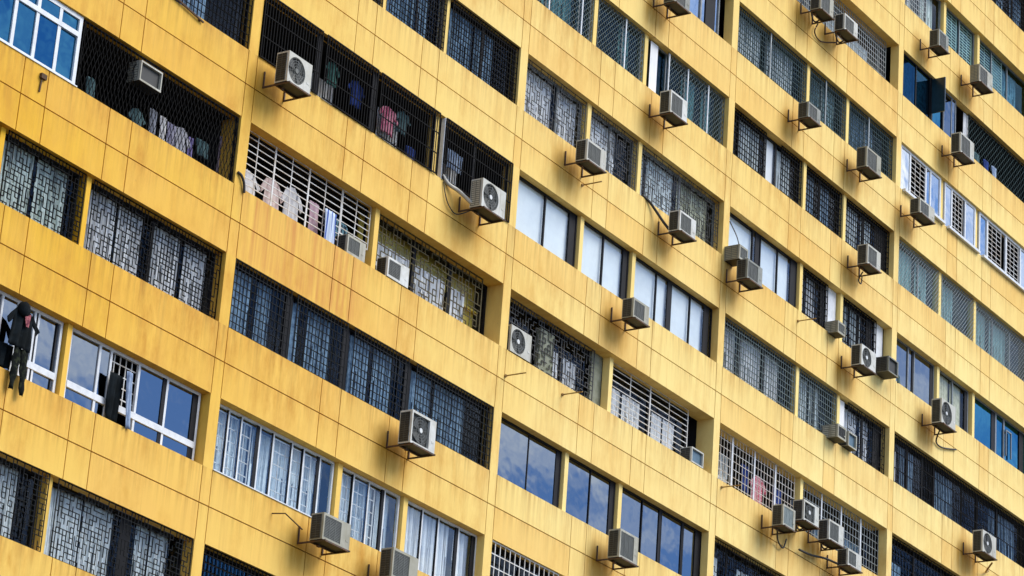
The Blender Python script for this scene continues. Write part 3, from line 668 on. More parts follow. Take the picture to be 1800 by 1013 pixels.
# ------------------------------------------------------------------ air conditioners
def circle_pts(cx, cz, r, n=32): return [(cx + r * math.cos(2 * math.pi * i / n), cz + r * math.sin(2 * math.pi * i / n)) for i in range(n)]
def make_ac(label, b, lu, z, w, h, kind='slat', body='ac', Y=-.65, dep=.32, bracket=True, frac=.70, slat='slat', cat='air conditioner', name='air_conditioner', group='air conditioners fixed to the facade', pipe=0, hub=True, side='fin'):
    x0, z0 = b * W + lu, z; x1, z1 = x0 + w, z0 + h
    root = tag(empty(name, (x0 + w / 2, 0, z0)), label, cat, group)
    c = MB(); t = .02; yb = Y + dep
    q = c.quad
    q((x0, Y + t, z0), (x0, yb, z0), (x0, yb, z1), (x0, Y + t, z1)); q((x1, Y + t, z0), (x1, yb, z0), (x1, yb, z1), (x1, Y + t, z1))
    q((x0, Y + t, z1), (x1, Y + t, z1), (x1, yb, z1), (x0, yb, z1)); q((x0, Y + t, z0), (x1, Y + t, z0), (x1, yb, z0), (x0, yb, z0), 1); q((x0, yb, z0), (x1, yb, z0), (x1, yb, z1), (x0, yb, z1))
    # front with its opening
    if kind == 'fan':
        r = min(.46 * h, frac * .5 * w * 1.04); cx, cz = x0 + frac * w * .5 + .02, z0 + h / 2; hw = r + .012
        hx0, hx1, hz0, hz1 = max(cx - hw, x0 + .01), cx + hw, cz - hw, cz + hw
        n = 32
        for i in range(n):
            a0, a1 = 2 * math.pi * i / n, 2 * math.pi * (i + 1) / n
            def sq(a):
                m_ = max(abs(math.cos(a)), abs(math.sin(a))); return (min(max(cx + hw * math.cos(a) / m_, hx0), hx1), cz + hw * math.sin(a) / m_)
            p0, p1 = (cx + r * math.cos(a0), cz + r * math.sin(a0)), (cx + r * math.cos(a1), cz + r * math.sin(a1)); s0, s1 = sq(a0), sq(a1)
            q((p0[0], Y, p0[1]), (p1[0], Y, p1[1]), (s1[0], Y, s1[1]), (s0[0], Y, s0[1]))
            q((p0[0], Y, p0[1]), (p1[0], Y, p1[1]), (p1[0], Y + .06, p1[1]), (p0[0], Y + .06, p0[1]))
    else:
        e = .045 if kind != 'box' else .03
        hx0, hx1, hz0, hz1 = x0 + e, x0 + w * frac, z0 + e * 1.2, z1 - e * 1.2
        for p0, p1 in (((hx0, hz0), (hx1, hz0)), ((hx1, hz0), (hx1, hz1)), ((hx1, hz1), (hx0, hz1)), ((hx0, hz1), (hx0, hz0))):
            q((p0[0], Y, p0[1]), (p1[0], Y, p1[1]), (p1[0], Y + .06, p1[1]), (p0[0], Y + .06, p0[1]))
    for a, c_, d_, e_ in ((x0, hx0, z0, z1), (hx1, x1, z0, z1), (hx0, hx1, z0, hz0), (hx0, hx1, hz1, z1)):
        q((a, Y, d_), (c_, Y, d_), (c_, Y, e_), (a, Y, e_))
    for p0, p1 in (((x0, z0), (x1, z0)), ((x1, z0), (x1, z1)), ((x1, z1), (x0, z1)), ((x0, z1), (x0, z0))):
        q((p0[0], Y, p0[1]), (p1[0], Y, p1[1]), (p1[0], Y + t, p1[1]), (p0[0], Y + t, p0[1]))
    cas = c.build('casing', [body, 'acd'], root); fix(cas, root)
    bm = bmesh.new(); bm.from_mesh(cas.data); bmesh.ops.remove_doubles(bm, verts=bm.verts, dist=1e-5); bmesh.ops.recalc_face_normals(bm, faces=bm.faces); bm.to_mesh(cas.data); bm.free()
    g = MB(); g.quad((hx0 - .005, Y + .058, hz0 - .005), (hx1 + .005, Y + .058, hz0 - .005), (hx1 + .005, Y + .058, hz1 + .005), (hx0 - .005, Y + .058, hz1 + .005)); fix(g.build('fan_recess', 'acd' if kind != 'box' else slat, root), root)
    if kind in ('fan', 'square'):
        if kind == 'square': cx, cz = (hx0 + hx1) / 2, (hz0 + hz1) / 2; r = min(hx1 - hx0, hz1 - hz0) / 2 - .01
        f = MB()
        for j in range(4):
            a = j * math.pi / 2 + .4
            for a2 in (0, .35, .7):
                A, B = a + a2, a + a2 + .36
                f.quad((cx + .05 * math.cos(A), Y + .045 - a2 * .02, cz + .05 * math.sin(A)), (cx + r * .92 * math.cos(A), Y + .045 - a2 * .03, cz + r * .92 * math.sin(A)), (cx + r * .92 * math.cos(B), Y + .045 - (a2 + .35) * .03, cz + r * .92 * math.sin(B)), (cx + .05 * math.cos(B), Y + .045 - (a2 + .35) * .02, cz + .05 * math.sin(B)))
        fix(f.build('fan_blades', 'fin', root), root)
        f = MB(); P = circle_pts(cx, cz, .055, 14); i0 = len(f.v); f.v += [(a, Y - .004, c2) for a, c2 in P] + [(a, Y + .03, c2) for a, c2 in P]
        f.f.append(tuple(range(i0, i0 + 14))); f.m.append(0)
        for i in range(14): f.f.append((i0 + i, i0 + (i + 1) % 14, i0 + 14 + (i + 1) % 14, i0 + 14 + i)); f.m.append(0)
        fix(f.build('fan_hub', 'hub' if hub else 'slat', root), root)
        f = MB()
        for rr in [r * q_ for q_ in (.35, .55, .75, .95)]:
            P = circle_pts(cx, cz, rr, 20)
            for p0, p1 in zip(P, P[1:] + P[:1]): f.bar((p0[0], Y + .004, p0[1]), (p1[0], Y + .004, p1[1]), .008, .006)
        for j in range(8):
            a = j * math.pi / 4 + .2; f.bar((cx + .05 * math.cos(a), Y + .008, cz + .05 * math.sin(a)), (cx + r * math.cos(a), Y + .008, cz + r * math.sin(a)), .007, .005)
        fix(f.build('fan_guard', 'slat', root), root)
    elif kind == 'slat':
        f = MB(); n = int((hz1 - hz0) / .032)
        for i in range(n):
            zz_ = hz0 + (hz1 - hz0) * (i + .5) / n; f.box(hx0, hx1, Y + .012, Y + .030, zz_ - .010, zz_ + .010)
        for f_ in (.33, .66): f.box(hx0 + (hx1 - hx0) * f_ - .008, hx0 + (hx1 - hx0) * f_ + .008, Y + .006, Y + .012, hz0, hz1)
        fix(f.build('front_grille', slat, root), root)
    # coil fins on the side that faces left
    f = MB(); ya, yc = Y + .06, yb - .03; za_, zc_ = z0 + .05 * h, z1 - .07 * h
    f.box(x0 - .006, x0 - .001, ya, yc, za_, zc_, 0)
    n = max(5, int(h / .055))
    for i in range(n + 1): f.box(x0 - .013, x0 - .006, ya, yc, za_ + (zc_ - za_) * i / n - .006, za_ + (zc_ - za_) * i / n + .006, 1)
    for i in range(3): f.box(x0 - .012, x0 - .0062, ya + (yc - ya) * i / 2 - .006, ya + (yc - ya) * i / 2 + .006, za_, zc_, 1)
    fix(f.build('coil_guard', ['acd' if side == 'fin' else body, 'fin' if side == 'fin' else 'slat'], root), root)
    if kind in ('fan', 'square') or kind == 'slat':
        f = MB(); f.box(x1 - .14, x1 - .06, Y - .006, Y, z0 + h * .30, z0 + h * .36)
        f.box(x1, x1 + .03, Y + .1, Y + .22, z0 + .05, z0 + .22); fix(f.build('valve_cover', body, root), root)
    if bracket:
        SHADE_STAINS.append((x0, x1, z0))
        f = MB(); a0, a1 = x0 + .05 * w, x1 - .05 * w; zz_ = z0 - .022; y1 = Y - .06
        for a in (a0, a1):
            f.bar((a, -.004, zz_), (a, y1, zz_), .032, .032); f.bar((a, -.02, zz_ + .018), (a, -.02, zz_ + .36), .028, .028)
            f.bar((a, -.03, zz_ + .34), (a, yb - .02, zz_ + .03), .02, .018) if False else None
        f.box(a0 + .021, a1 - .021, y1 + .01, y1 + .045, zz_ - .018, zz_ + .016); f.box(a0 + .021, a1 - .021, yb - .02, yb + .015, zz_ - .018, zz_ + .016)
        f.box(x0 + .2 * w, x0 + .28 * w, yb - .1, yb - .05, zz_ - .07, zz_ - .02)
        fix(f.build('bracket', 'brk', root), root)
    if pipe:
        xr = x1 - .06; f = MB()
        f.tube(curve([(xr, yb - .02, z0 + .12), (xr + .02, yb + .1, z0 + .05), (xr - .02, -.10, z0 + .02), (xr - .12 * pipe, -.045, z0 + .25), (xr - .16 * pipe, -.04, z0 + .75), (xr - .16 * pipe, .14, z0 + .82)], 6), .022, 6)
        fix(f.build('pipe', 'pipe', root), root)
    return root
def fix(o, root):
    o.matrix_parent_inverse = Matrix.Translation(-root.location); return o
A = make_ac
A('white unit with a round dark fan, in front of black bars beside the pier', 0, .52, 3.16, .80, .69, 'fan', pipe=0, hub=False)
A('white unit with a round fan and bright hub, under black bars with a thick pipe', 0, 7.84, 3.27, .95, .68, 'fan', side='body')
A('white unit with a square fan guard and bright hub, below the long dark grille', 0, 5.90, -2.95, .91, .74, 'square', frac=.74)
A('beige unit with a flat grey slatted front, under the white sashes near the bottom', 0, 3.17, -5.88, .93, .56, 'slat', 'acb', frac=.66, pipe=0)
A('tall beige unit with a slatted front, cut off by the bottom edge below white curtains', 0, 5.64, -5.98, .92, .64, 'slat', 'acb', frac=.66)
A('white slatted unit below the first thin post of the grey lattice windows', 1, 2.14, 6.14, .87, .54, 'slat')
A('white slatted unit with a thick black cable coming from the left', 1, 6.61, 6.06, .80, .54, 'slat')
A('white slatted unit under the diamond mesh windows, beside a narrow white blind', 1, 5.86, 8.98, .83, .61, 'slat', pipe=0)
A('dusty slatted unit cut off by the top edge, above the diamond mesh windows', 1, 5.76, 12.04, .78, .60, 'slat', 'acg')
A('beige slatted unit hung on the yellow post among the blank white windows', 1, 4.65, 3.03, .74, .50, 'slat', 'acb')
A('white unit with a large black round fan, standing inside the dark lattice beside the pier', 1, .42, .77, .87, .64, 'fan', Y=-.02, dep=.26, bracket=False)
A('small box unit with a white rim and plain blue front, beside the third pier', 1, 8.88, .77, .60, .40, 'box', Y=.0, dep=.35, bracket=False, frac=.93, slat='pane_b')
A('large beige unit with a dark front, below the sky reflecting blue windows', 1, 4.65, -2.98, .84, .69, 'slat', 'acb', frac=.76)
A('grey unit cut by the top edge, left one of the highest pair', 2, 3.69, 15.46, .78, .58, 'slat', 'acb', pipe=1)
A('pale unit with a dark slatted front, right one of the highest pair', 2, 5.16, 15.49, .80, .50, 'slat', 'ac', pipe=1)
A('small dusty unit between fine grilles, below the highest pair of units', 2, 3.21, 11.94, .70, .46, 'slat', 'acg')
A('white slatted unit beside the fourth pier, third storey below the highest pair of units', 2, 6.75, 11.91, .90, .62, 'slat', 'acb', pipe=0)
A('white slatted unit under the black grid beside the fourth pier, pipe hanging below', 2, 6.98, 9.05, .80, .59, 'slat', 'ac')
A('small dusty box unit above a larger one, beside the third pier', 2, .12, 6.62, .46, .40, 'slat', 'acb', Y=-.45, dep=.45, bracket=False, frac=.9, side='body')
A('dusty dark unit directly below a small box unit, beside the third pier', 2, .22, 6.09, .80, .54, 'slat', 'acg', pipe=0)
A('smallest box unit, left of a black grid and above the round fan unit', 2, 6.01, 6.70, .45, .35, 'slat', 'acb', Y=-.30, dep=.4, bracket=False, frac=.9, side='body')
A('white unit with a round fan, left of a slatted box unit beside the fourth pier', 2, 6.78, 5.98, .88, .60, 'fan')
A('dark slatted box unit right of the round fan unit, touching the fourth pier', 2, 8.85, 6.52, .62, .46, 'box', 'acg', Y=-.45, dep=.5, bracket=False, frac=.9, slat='acd')
A('small box unit with a pale side, below the narrow bright white blind', 2, 6.12, 3.70, .50, .38, 'slat', 'acb', Y=-.34, dep=.5, bracket=False, frac=.9, side='body', slat='acd')
A('small box unit with pale blue front, right of the one below the white blind', 2, 7.03, 3.76, .50, .42, 'box', 'acb', Y=-.2, dep=.4, bracket=False, frac=.92, slat='pane_b')
A('pale unit with a grey green slatted front, leftmost of the cluster of four', 2, 2.64, .15, .66, .56, 'slat', 'acb', frac=.84, slat='slatl')
A('white unit with a rounded square fan, highest of the cluster of four', 2, 3.76, .62, .84, .56, 'square', 'ac', frac=.72, pipe=1)
A('white unit with a dark slatted front, third from the left in the cluster of four', 2, 5.20, .51, .84, .56, 'slat', 'ac', frac=.66, pipe=1)
A('small dark fronted unit, lowest and rightmost of the cluster of four', 2, 6.33, .13, .80, .46, 'slat', 'ac', frac=.6)
A('small dusty unit under the post, right of the fourth pier at the top edge', 3, 1.35, 17.73, .66, .54, 'slat', 'acg')
A('beige unit with a dark front, below louvred windows near the top right corner', 3, 4.23, 17.81, .96, .58, 'slat', 'acb', side='body', frac=.6)
A('large unit with a white end, left of the dark balcony at the right edge', 3, 2.97, 14.90, .95, .65, 'slat', 'ac', frac=.7)
A('low beige unit below the white framed windows with louvres', 3, .29, 11.87, .98, .46, 'slat', 'acb', frac=.6)
A('white unit with a big round fan, in front of the plain olive white curtain', 3, 1.99, 5.98, .94, .74, 'fan')
A('white unit with a round fan, lowest at the right side below the long dark window', 3, 4.90, 2.96, .94, .66, 'fan')
A('small box unit with a pale rim, low in the white barred balcony window', 0, 3.95, .76, .66, .43, 'slat', 'acb', Y=.02, dep=.35, bracket=False, frac=.68)
A('white unit with a dark square front, inside the bronze lattice of the ochre balcony', 0, 5.40, .76, .80, .46, 'slat', 'ac', Y=-.02, dep=.3, bracket=False, frac=.6)
A('open box with a white rim, hung high in the dark balcony at top left', -1, 6.62, 1.62, .66, .43, 'box', 'acb', Y=-.08, dep=.32, bracket=False, frac=.96, slat='acd', side='body')

# ------------------------------------------------------------------ cables, rods, hooks
def tube_thing(name, pts, r, m, label, cat, group=None):
    mb = MB(); mb.tube(curve(pts, 7), r, 6); o = mb.build(name, m, None, smooth=True, origin=tuple(pts[0])); return tag(o, label, cat, group)
tube_thing('cable', [(W + 5.85, .02, 6.80), (W + 6.1, -.04, 6.72), (W + 6.35, -.10, 6.55), (W + 6.55, -.22, 6.30), (W + 6.70, -.36, 6.08)], .035, 'pipe', 'thick black cable sagging from the window sill to a white slatted unit', 'cable')
tube_thing('pipe', [(7.15, .0, 3.85), (7.35, -.05, 3.70), (7.62, -.15, 3.62), (7.80, -.33, 3.42), (7.95, -.38, 3.34)], .045, 'pipel', 'pale thick pipe running from the sill to the unit with the bright fan hub', 'pipe')
tube_thing('cable', [(7.2, -.02, 3.7), (7.28, -.04, 3.42), (7.45, -.05, 3.2), (7.75, -.06, 3.12), (7.95, -.3, 3.25)], .014, 'pipe', 'thin black cable looping below the pale thick pipe', 'cable')
tube_thing('cable', [(.05, -.02, 1.02), (.15, -.04, .98), (.25, -.045, .85), (.30, -.035, .66)], .03, 'pipe', 'short black hose on the first pier beside the white barred window', 'cable')
tube_thing('cable', [(2 * W + 3.0, -.3, .12), (2 * W + 3.4, -.12, -.02), (2 * W + 3.75, -.08, -.10), (2 * W + 3.95, -.06, .2)], .022, 'pipe', 'dark hose looping below the leftmost unit of the cluster of four', 'cable')
tube_thing('cable', [(2 * W + 4.6, -.1, .1), (2 * W + 5.2, -.14, .12), (2 * W + 5.9, -.2, .22), (2 * W + 6.3, -.38, .16)], .03, 'pipe', 'thick dark hose leading to the lowest unit of the cluster of four', 'cable')
tube_thing('cable', [(2 * W + 4.6, -.1, 15.5), (2 * W + 4.5, -.06, 15.2), (2 * W + 4.9, -.05, 15.1), (2 * W + 5.5, -.2, 15.3)], .022, 'rod2', 'rusty hose looping under the highest pair of units', 'cable')
tube_thing('cable', [(2 * W + 7.4, -.3, 9.0), (2 * W + 7.45, -.15, 8.8), (2 * W + 7.7, -.1, 8.78), (2 * W + 7.75, -.1, 9.0)], .02, 'pipe', 'dark hose hanging under the unit below the black grid beside the fourth pier', 'cable')
tube_thing('cable', [(3 * W + 2.6, -.3, 5.95), (3 * W + 2.9, -.06, 5.75), (3 * W + 3.3, -.05, 5.70), (3 * W + 4.3, -.04, 5.95)], .024, 'pipe', 'dark hose trailing right from the unit with the big round fan', 'cable')
tube_thing('pipe', [(3 * W + 5.9, -.5, 2.9), (3 * W + 6.3, -.12, 2.78), (3 * W + 6.6, -.06, 2.9)], .03, 'rod', 'ochre pipe stub right of the lowest unit on the right side', 'pipe')
tube_thing('cable', [(2 * W + .42, -.28, 7.0), (2 * W + .40, -.2, 7.35), (2 * W + .5, .1, 7.9)], .014, 'pipe', 'thin black wire rising from the small box unit beside the third pier', 'cable')
for x, z, lab in ((W + .34, .12 - .0, None), (W + 2.76, .48, None), (W + 3.02, 5.93, None), (2 * W + .52, .57, None), (2 * W + 4.24, 6.42, None)):
    mb = MB(); mb.tube([(x, .01, z), (x, -.56, z)], .016, 6); mb.tube([(x, .012, z), (x, -.03, z)], .04, 8); part(mb, 'pole_holder', 'rod')
mb = MB(); mb.tube([(2.30, .01, -5.54), (2.35, -.3, -5.56), (2.95, -.30, -5.72)], .014, 6); part(mb, 'pole_holder', 'rod2')
mb = MB(); mb.bar((-W + 7.05, -.04, 3.85), (-W + 8.35, -.04, 3.66), .035, .03)
for x, z in ((-W + 7.15, 3.835), (-W + 8.25, 3.675)): mb.box(x - .02, x + .02, -.03, .004, z - .03, z + .03)
part(mb, 'tie_bar', 'rod2')
mb = MB(); mb.box(-W + 3.95, -W + 4.1, -.06, .003, .50, .60); mb.bar((-W + 4.0, -.02, .50), (-W + 3.98, -.02, .22), .03, .02); part(mb, 'hook', 'rod2')

# ------------------------------------------------------------------ laundry
def garment(name, label, cat, x, y, z, col, w=.5, h=.7, shape='shirt', group='laundry hung at the windows', hanger=True, tilt=0.0, ph=0.0):
    mb = MB(); n, mrows = 14, 12
    def sheet(prof, dx=0, sway=0):
        base = len(mb.v)
        for j in range(mrows + 1):
            f = j / mrows; hw, cx = prof(f)
            for i in range(n + 1):
                s = i / n * 2 - 1; xx = cx + hw * s
                yy = .025 * math.sin(xx * 34 + ph + f * 2) * (.25 + f) + .012 * math.sin(xx * 71 + 3 * f + ph) - .02 * (1 - s * s)
                mb.v.append((x + dx + xx + tilt * f, y + yy, z - h * f - (.02 * abs(s) if shape == 'shirt' and f < .05 else 0)))
        for j in range(mrows):
            for i in range(n): a = base + j * (n + 1) + i; mb.f.append((a, a + 1, a + n + 2, a + n + 1)); mb.m.append(0)
    if shape == 'towel': sheet(lambda f: (w / 2 * (1 - .12 * f + .03 * math.sin(5 * f + ph)), 0))
    elif shape == 'shirt':
        sheet(lambda f: (w * (.16 + .24 * min(1, f / .10) + .10 * min(1, f / .35) * f), 0))
        for s in (-1, 1):                       # sleeves hang off the shoulders
            base = len(mb.v)
            for j in range(7):
                f = j / 6
                for i in range(6):
                    g = i / 5; xx = s * (w * .34 + f * .17 * w / .5 + g * (.02 + .02 * f)) - s * (1 - g) * .03; zz_ = -.05 * h - f * .34 * h - (1 - g) * .17 * (1 - .2 * f) * h * .9
                    mb.v.append((x + xx, y - .012 + .012 * math.sin(6 * f + g * 5 + ph), z + zz_))
            for j in range(6):
                for i in range(5): a = base + j * 6 + i; mb.f.append((a, a + 1, a + 7, a + 6)); mb.m.append(0)
    elif shape == 'trousers':
        sheet(lambda f: (w / 2 * (.86 + .3 * min(f, .3)) if f < .34 else w / 2 * .95, 0)) if False else None
        hh = h
        for s in (-1, 1):
            base = len(mb.v)
            for j in range(mrows + 1):
                f = j / mrows; inner_ = .0 if f < .32 else s * (f - .32) * .13 * w / .4; outer = s * w / 2 * (.88 + .18 * min(1, f / .3) - .12 * max(0, f - .5))
                for i in range(8):
                    g = i / 7; xx = inner_ + (outer - inner_) * g
                    mb.v.append((x + xx, y - .03 * math.sin(math.pi * g) + .014 * math.sin(f * 17 + g * 3 + ph), z - hh * f * (1 if s > 0 else .95)))
            for j in range(mrows):
                for i in range(7): a = base + j * 8 + i; mb.f.append((a, a + 1, a + 9, a + 8)); mb.m.append(0)
    o = mb.build(name, CLO[col], None, smooth=True, origin=(x, y, z)); tag(o, label, cat, group)
    sd = o.modifiers.new('thickness', 'SOLIDIFY'); sd.thickness = .008
    return o
CLO = dict(
    pink=cloth('pink_cloth', (.62, .26, .33), (.42, .08, .16), 7), red=cloth('red_check', (.50, .12, .16), (.62, .34, .38), 60, kind='check'),
    palepink=cloth('pale_pink_cloth', (.66, .48, .52), (.58, .38, .44), 5), white=cloth('white_cloth', (.70, .69, .68), (.55, .54, .56), 5), rose=cloth('rose_white_cloth', (.66, .54, .50), (.55, .42, .40), 5),
    lilac=cloth('lilac_cloth', (.34, .33, .42), (.18, .17, .26), 6), stripe=cloth('striped_towel', (.58, .66, .78), (.08, .13, .38), 42, kind='stripe'), dcheck=cloth('dark_check', (.03, .05, .07), (.16, .30, .36), 55, kind='check'),
    blue=cloth('royal_blue_cloth', (.03, .06, .24), (.015, .03, .12), 5), green=cloth('dark_green_cloth', (.06, .15, .13), (.03, .08, .07), 5), yellow=cloth('yellow_cloth', (.60, .46, .06), (.42, .3, .04), 5),
    black=cloth('black_cloth', (.004, .006, .007), (.008, .012, .015), 4), camo=cloth('camouflage_cloth', (.006, .008, .007), (.028, .034, .018), 14, .48, .60), teal=cloth('teal_cloth', (.09, .15, .16), (.04, .08, .09), 6), grey2=cloth('pale_grey_cloth', (.46, .46, .50), (.3, .3, .34), 5), lilac2=cloth('violet_cloth', (.26, .22, .44), (.16, .13, .30), 6), grey=cloth('grey_cloth', (.30, .32, .38), (.16, .17, .2), 5),
    slate=cloth('slate_blue_cloth', (.34, .42, .55), (.18, .24, .36), 4), red2=cloth('red_lining', (.42, .14, .15), (.16, .04, .06), 18), mauve=cloth('mauve_cloth', (.38, .30, .35), (.20, .15, .19), 8))
g = garment
def zrow(k, h): return -3 * k - 2.25 + h
# dark jacket and camouflage trousers hung outside the sliding windows
J = -W + 4.30
jk = g('jacket', 'black hooded jacket with red lining, hung outside the sky reflecting windows at the left edge', 'jacket', J, -.10, zrow(1, 1.22), 'black', .60, .78, 'shirt', tilt=-.05)
mb = MB()                                        # the hood, bunched at the collar, and the lining showing in it
for j in range(9):
    for i in range(12):
        a, c = math.pi * j / 8, 2 * math.pi * i / 12
        mb.v.append((J - .06 + .15 * math.sin(a) * math.cos(c), -.14 + .10 * math.sin(a) * math.sin(c), zrow(1, 1.18) + .15 * math.cos(a) + .012 * math.sin(5 * c)))
for j in range(8):
    for i in range(12): mb.f.append((j * 12 + i, j * 12 + (i + 1) % 12, (j + 1) * 12 + (i + 1) % 12, (j + 1) * 12 + i)); mb.m.append(0)
o = mb.build('hood', CLO['black'], jk, smooth=True); o.matrix_parent_inverse = Matrix.Translation(-jk.location)
mb = MB()
for j in range(6):
    for i in range(5): mb.v.append((J + .02 + (i - 2) * .045 * (1 - .12 * j) + .03 * j / 5, -.165 - .02 * math.cos((i - 2) * .6), zrow(1, 1.12) - .05 * j))
for j in range(5):
    for i in range(4): a = j * 5 + i; mb.f.append((a, a + 1, a + 6, a + 5)); mb.m.append(0)
o = mb.build('lining', CLO['red2'], jk, smooth=True); o.matrix_parent_inverse = Matrix.Translation(-jk.location)
g('trousers', 'dark faintly patterned trousers hanging below the black jacket, over the yellow wall', 'trousers', J + .06, -.09, zrow(1, .46), 'camo', .40, .86, 'trousers')
g('trousers', 'plain black trousers half hidden behind the patterned pair', 'trousers', J - .17, .06, zrow(1, .50), 'black', .34, .46, 'towel')
g('jacket', 'dark coat hung in the open window in front of a white grille', 'jacket', -W + 7.22, .10, zrow(1, .98), 'black', .40, .96, 'towel')
g('towel', 'slate blue cloth hung beside the dark coat, trailing over the window sill', 'towel', -W + 7.44, -.02, zrow(1, 1.08), 'slate', .17, 1.10, 'towel', tilt=.10)
# white barred balcony
for x, zt, c, w, h, s, lab in ((.70, .78, 'white', .62, .70, 'shirt', 'white shirt nearest the first pier, behind the white bars'), (1.55, .92, 'rose', .55, .86, 'shirt', 'rose white shirt, second from the pier behind the white bars'),
        (2.25, 1.0, 'white', .52, .94, 'shirt', 'grey white shirt in the middle of the white barred balcony'), (3.02, .95, 'palepink', .36, .74, 'towel', 'pale pink towel left of the striped one'),
        (3.50, .80, 'stripe', .40, .92, 'towel', 'blue and white striped towel hanging out through the white bars'), (3.95, .95, 'dcheck', .52, .8, 'shirt', 'dark checked shirt right of the striped towel'), (4.25, .5, 'yellow', .16, .34, 'towel', 'small yellow cloth beside the box unit in the white barred balcony')):
    nm = 'towel' if s == 'towel' and 'towel' in lab else ('cloth' if s == 'towel' else 'shirt')
    yy = .20 if c in ('stripe', 'yellow') else .48
    g(nm, lab, nm, x + (0 if yy < .3 else .25), yy, zrow(-1, zt), c, w, h, s, ph=x)
# black barred balcony
for x, zt, c, w, h, s, lab in ((3.05, 1.25, 'green', .34, .55, 'shirt', 'dark green shirt high behind the black bars'), (3.95, 1.20, 'blue', .42, .62, 'shirt', 'royal blue shirt behind the black bars, left of the pink one'),
        (5.20, 1.12, 'pink', .52, .66, 'shirt', 'pink shirt behind the black bars'), (5.75, 1.24, 'teal', .38, .55, 'shirt', 'teal shirt close beside the pink shirt'), (6.15, .52, 'blue', .34, .45, 'towel', 'dark blue cloth low behind the black bars'),
        (7.85, 1.10, 'slate', .60, .45, 'towel', 'slate blue cloth high behind the bars above the unit with the bright fan hub')):
    nm = 'cloth' if s == 'towel' else 'shirt'
    g(nm, lab, nm, x + .25, .38, zrow(-2, zt), c, w, h, s, ph=x)
# dark balcony at the top left
for x, zt, c, w, h, s, lab in ((5.30, .66, 'teal', .26, .60, 'towel', 'narrow teal towel beside the blue glazed window in the dark balcony'), (6.72, .62, 'teal', .34, .55, 'shirt', 'teal shirt under the open box unit in the dark balcony'), (7.20, .80, 'grey', .22, .74, 'towel', 'grey towel left of the lilac towel in the dark balcony'),
        (7.52, .78, 'white', .20, .70, 'towel', 'white towel close left of the lilac towel in the dark balcony'), (7.78, .74, 'lilac', .26, .70, 'towel', 'lilac towel in the middle of the dark balcony laundry'), (8.10, .80, 'grey2', .40, .74, 'shirt', 'pale grey shirt right of the lilac towel in the dark balcony'), (8.42, .70, 'lilac2', .16, .60, 'towel', 'narrow violet towel right of the pale grey shirt in the dark balcony'), (8.78, .78, 'teal', .40, .34, 'towel', 'short teal towel in the dark balcony'), (9.42, 1.12, 'mauve', .24, .80, 'towel', 'mauve towel hung highest in the dark balcony'), (9.72, .70, 'white', .16, .62, 'towel', 'narrow pale towel low beside the first pier in the dark balcony'), (9.95, .60, 'lilac', .14, .5, 'towel', 'narrow lilac towel nearest the first pier in the dark balcony')):
    nm = 'towel' if s == 'towel' else 'shirt'
    g(nm, lab, nm, -W + x + .55, .46, zrow(-1, zt), c, w, h, s, ph=x)
for x, zt, c, w, h, s, lab in ((2.25, 1.05, 'blue', .40, .70, 'towel', 'blue cloth behind the white grid, left of the red checked shirt'), (2.95, .98, 'red', .62, .80, 'shirt', 'red checked shirt behind the white grid'), (4.0, .95, 'blue', .48, .60, 'towel', 'dark blue towel behind the white grid, right of the red checked shirt')):
    nm = 'cloth' if 'cloth' in lab else ('towel' if s == 'towel' else 'shirt')
    g(nm, lab, nm, 2 * W + x + .2, .42, zrow(-1, zt), c, w, h, s, ph=x)
for x, zt, c, lab in ((5.6, .30, 'teal', 'small pale green cloth low in the dark balcony at the right, beside the large unit'), (6.3, .34, 'blue', 'blue cloth low in the dark balcony at the right'), (6.9, .36, 'slate', 'slate cloth low in the dark balcony at the right, right of the blue one')):
    g('cloth', lab, 'cloth', 3 * W + x, .05, zrow(-6, zt), c, .34, .36, 'towel', ph=x)
g('bag', 'small teal plastic bag hanging beside the slatted box unit at the fourth pier', 'bag', 2 * W + 9.75, -.30, zrow(-3, -.05), 'teal', .22, .22, 'towel')

lay_shade_stains()
# ------------------------------------------------------------------ ground, sky, sun, camera
mb = MB(); mb.quad((-3000, -3000, -25.2), (3000, -3000, -25.2), (3000, 3000, -25.2), (-3000, 3000, -25.2))
gr = mb.build('ground', plain('asphalt', (.055, .055, .055), .9, var=.35, scale=.5)); gr['kind'] = 'structure'

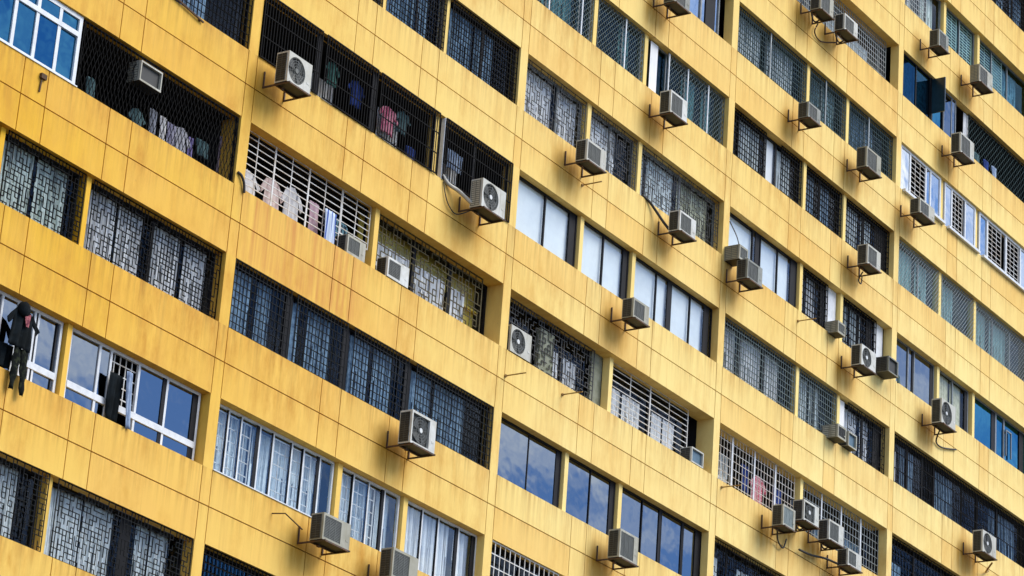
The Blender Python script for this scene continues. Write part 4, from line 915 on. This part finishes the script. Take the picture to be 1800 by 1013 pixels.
SUN_EL, SUN_AZ = 44, 146          # azimuth clockwise from +y
wd = bpy.data.worlds.new('World'); S.world = wd; wd.use_nodes = True; nt = wd.node_tree
bg = nt.nodes['Background']
sky = N(nt, 'ShaderNodeTexSky', sky_type='NISHITA'); sky.sun_disc = False; sky.sun_elevation = R(SUN_EL); sky.sun_rotation = R(SUN_AZ); sky.air_density = 1.0; sky.dust_density = .1; sky.ozone_density = 5; sky.altitude = 3500
tc = N(nt, 'ShaderNodeTexCoord'); mp = N(nt, 'ShaderNodeMapping'); mp.inputs['Scale'].default_value = (1, 1, 2.2); nt.links.new(tc.outputs['Generated'], mp.inputs[0])
ns = N(nt, 'ShaderNodeTexNoise'); ns.inputs['Scale'].default_value = 17; ns.inputs['Detail'].default_value = 8; ns.inputs['Roughness'].default_value = .56; nt.links.new(mp.outputs[0], ns.inputs['Vector'])
cl = ramp(nt, ns.outputs['Fac'], .40, .74)
cc = mixc(nt, cl, sky.outputs[0], (7.6, 7.7, 8.0)); nt.links.new(cc, bg.inputs[0]); bg.inputs[1].default_value = .125
sd = bpy.data.lights.new('sun', 'SUN'); sd.energy = 2.1; sd.angle = R(38); sd.color = (1, .95, .86)
so = bpy.data.objects.new('sun', sd); COL.objects.link(so)
dirv = Vector((math.sin(R(SUN_AZ)) * math.cos(R(SUN_EL)), math.cos(R(SUN_AZ)) * math.cos(R(SUN_EL)), math.sin(R(SUN_EL))))
so.rotation_euler = (-dirv).to_track_quat('-Z', 'Y').to_euler(); so.location = (0, -60, 60)

cam = bpy.data.cameras.new('camera'); co = bpy.data.objects.new('camera', cam); COL.objects.link(co); S.camera = co
cam.sensor_width = 36; cam.lens = 36 * 5388.38 / 1800; cam.clip_start = .5; cam.clip_end = 8000
r0, r1, r2 = Vector((0.53698108, -0.84080651, 0.06852536)), Vector((0.34354959, 0.14377111, -0.92806441)), Vector((0.77047063, 0.52189489, 0.3660611))
co.matrix_world = Matrix.Translation((-44.0082458, -36.76162942, -23.51018925)) @ Matrix((r0, -r1, -r2)).transposed().to_4x4()
S.view_settings.view_transform = 'Standard'; S.view_settings.look = 'None'; S.view_settings.exposure = .78; S.view_settings.gamma = 1
S.cycles.max_bounces = 8; S.cycles.transparent_max_bounces = 16
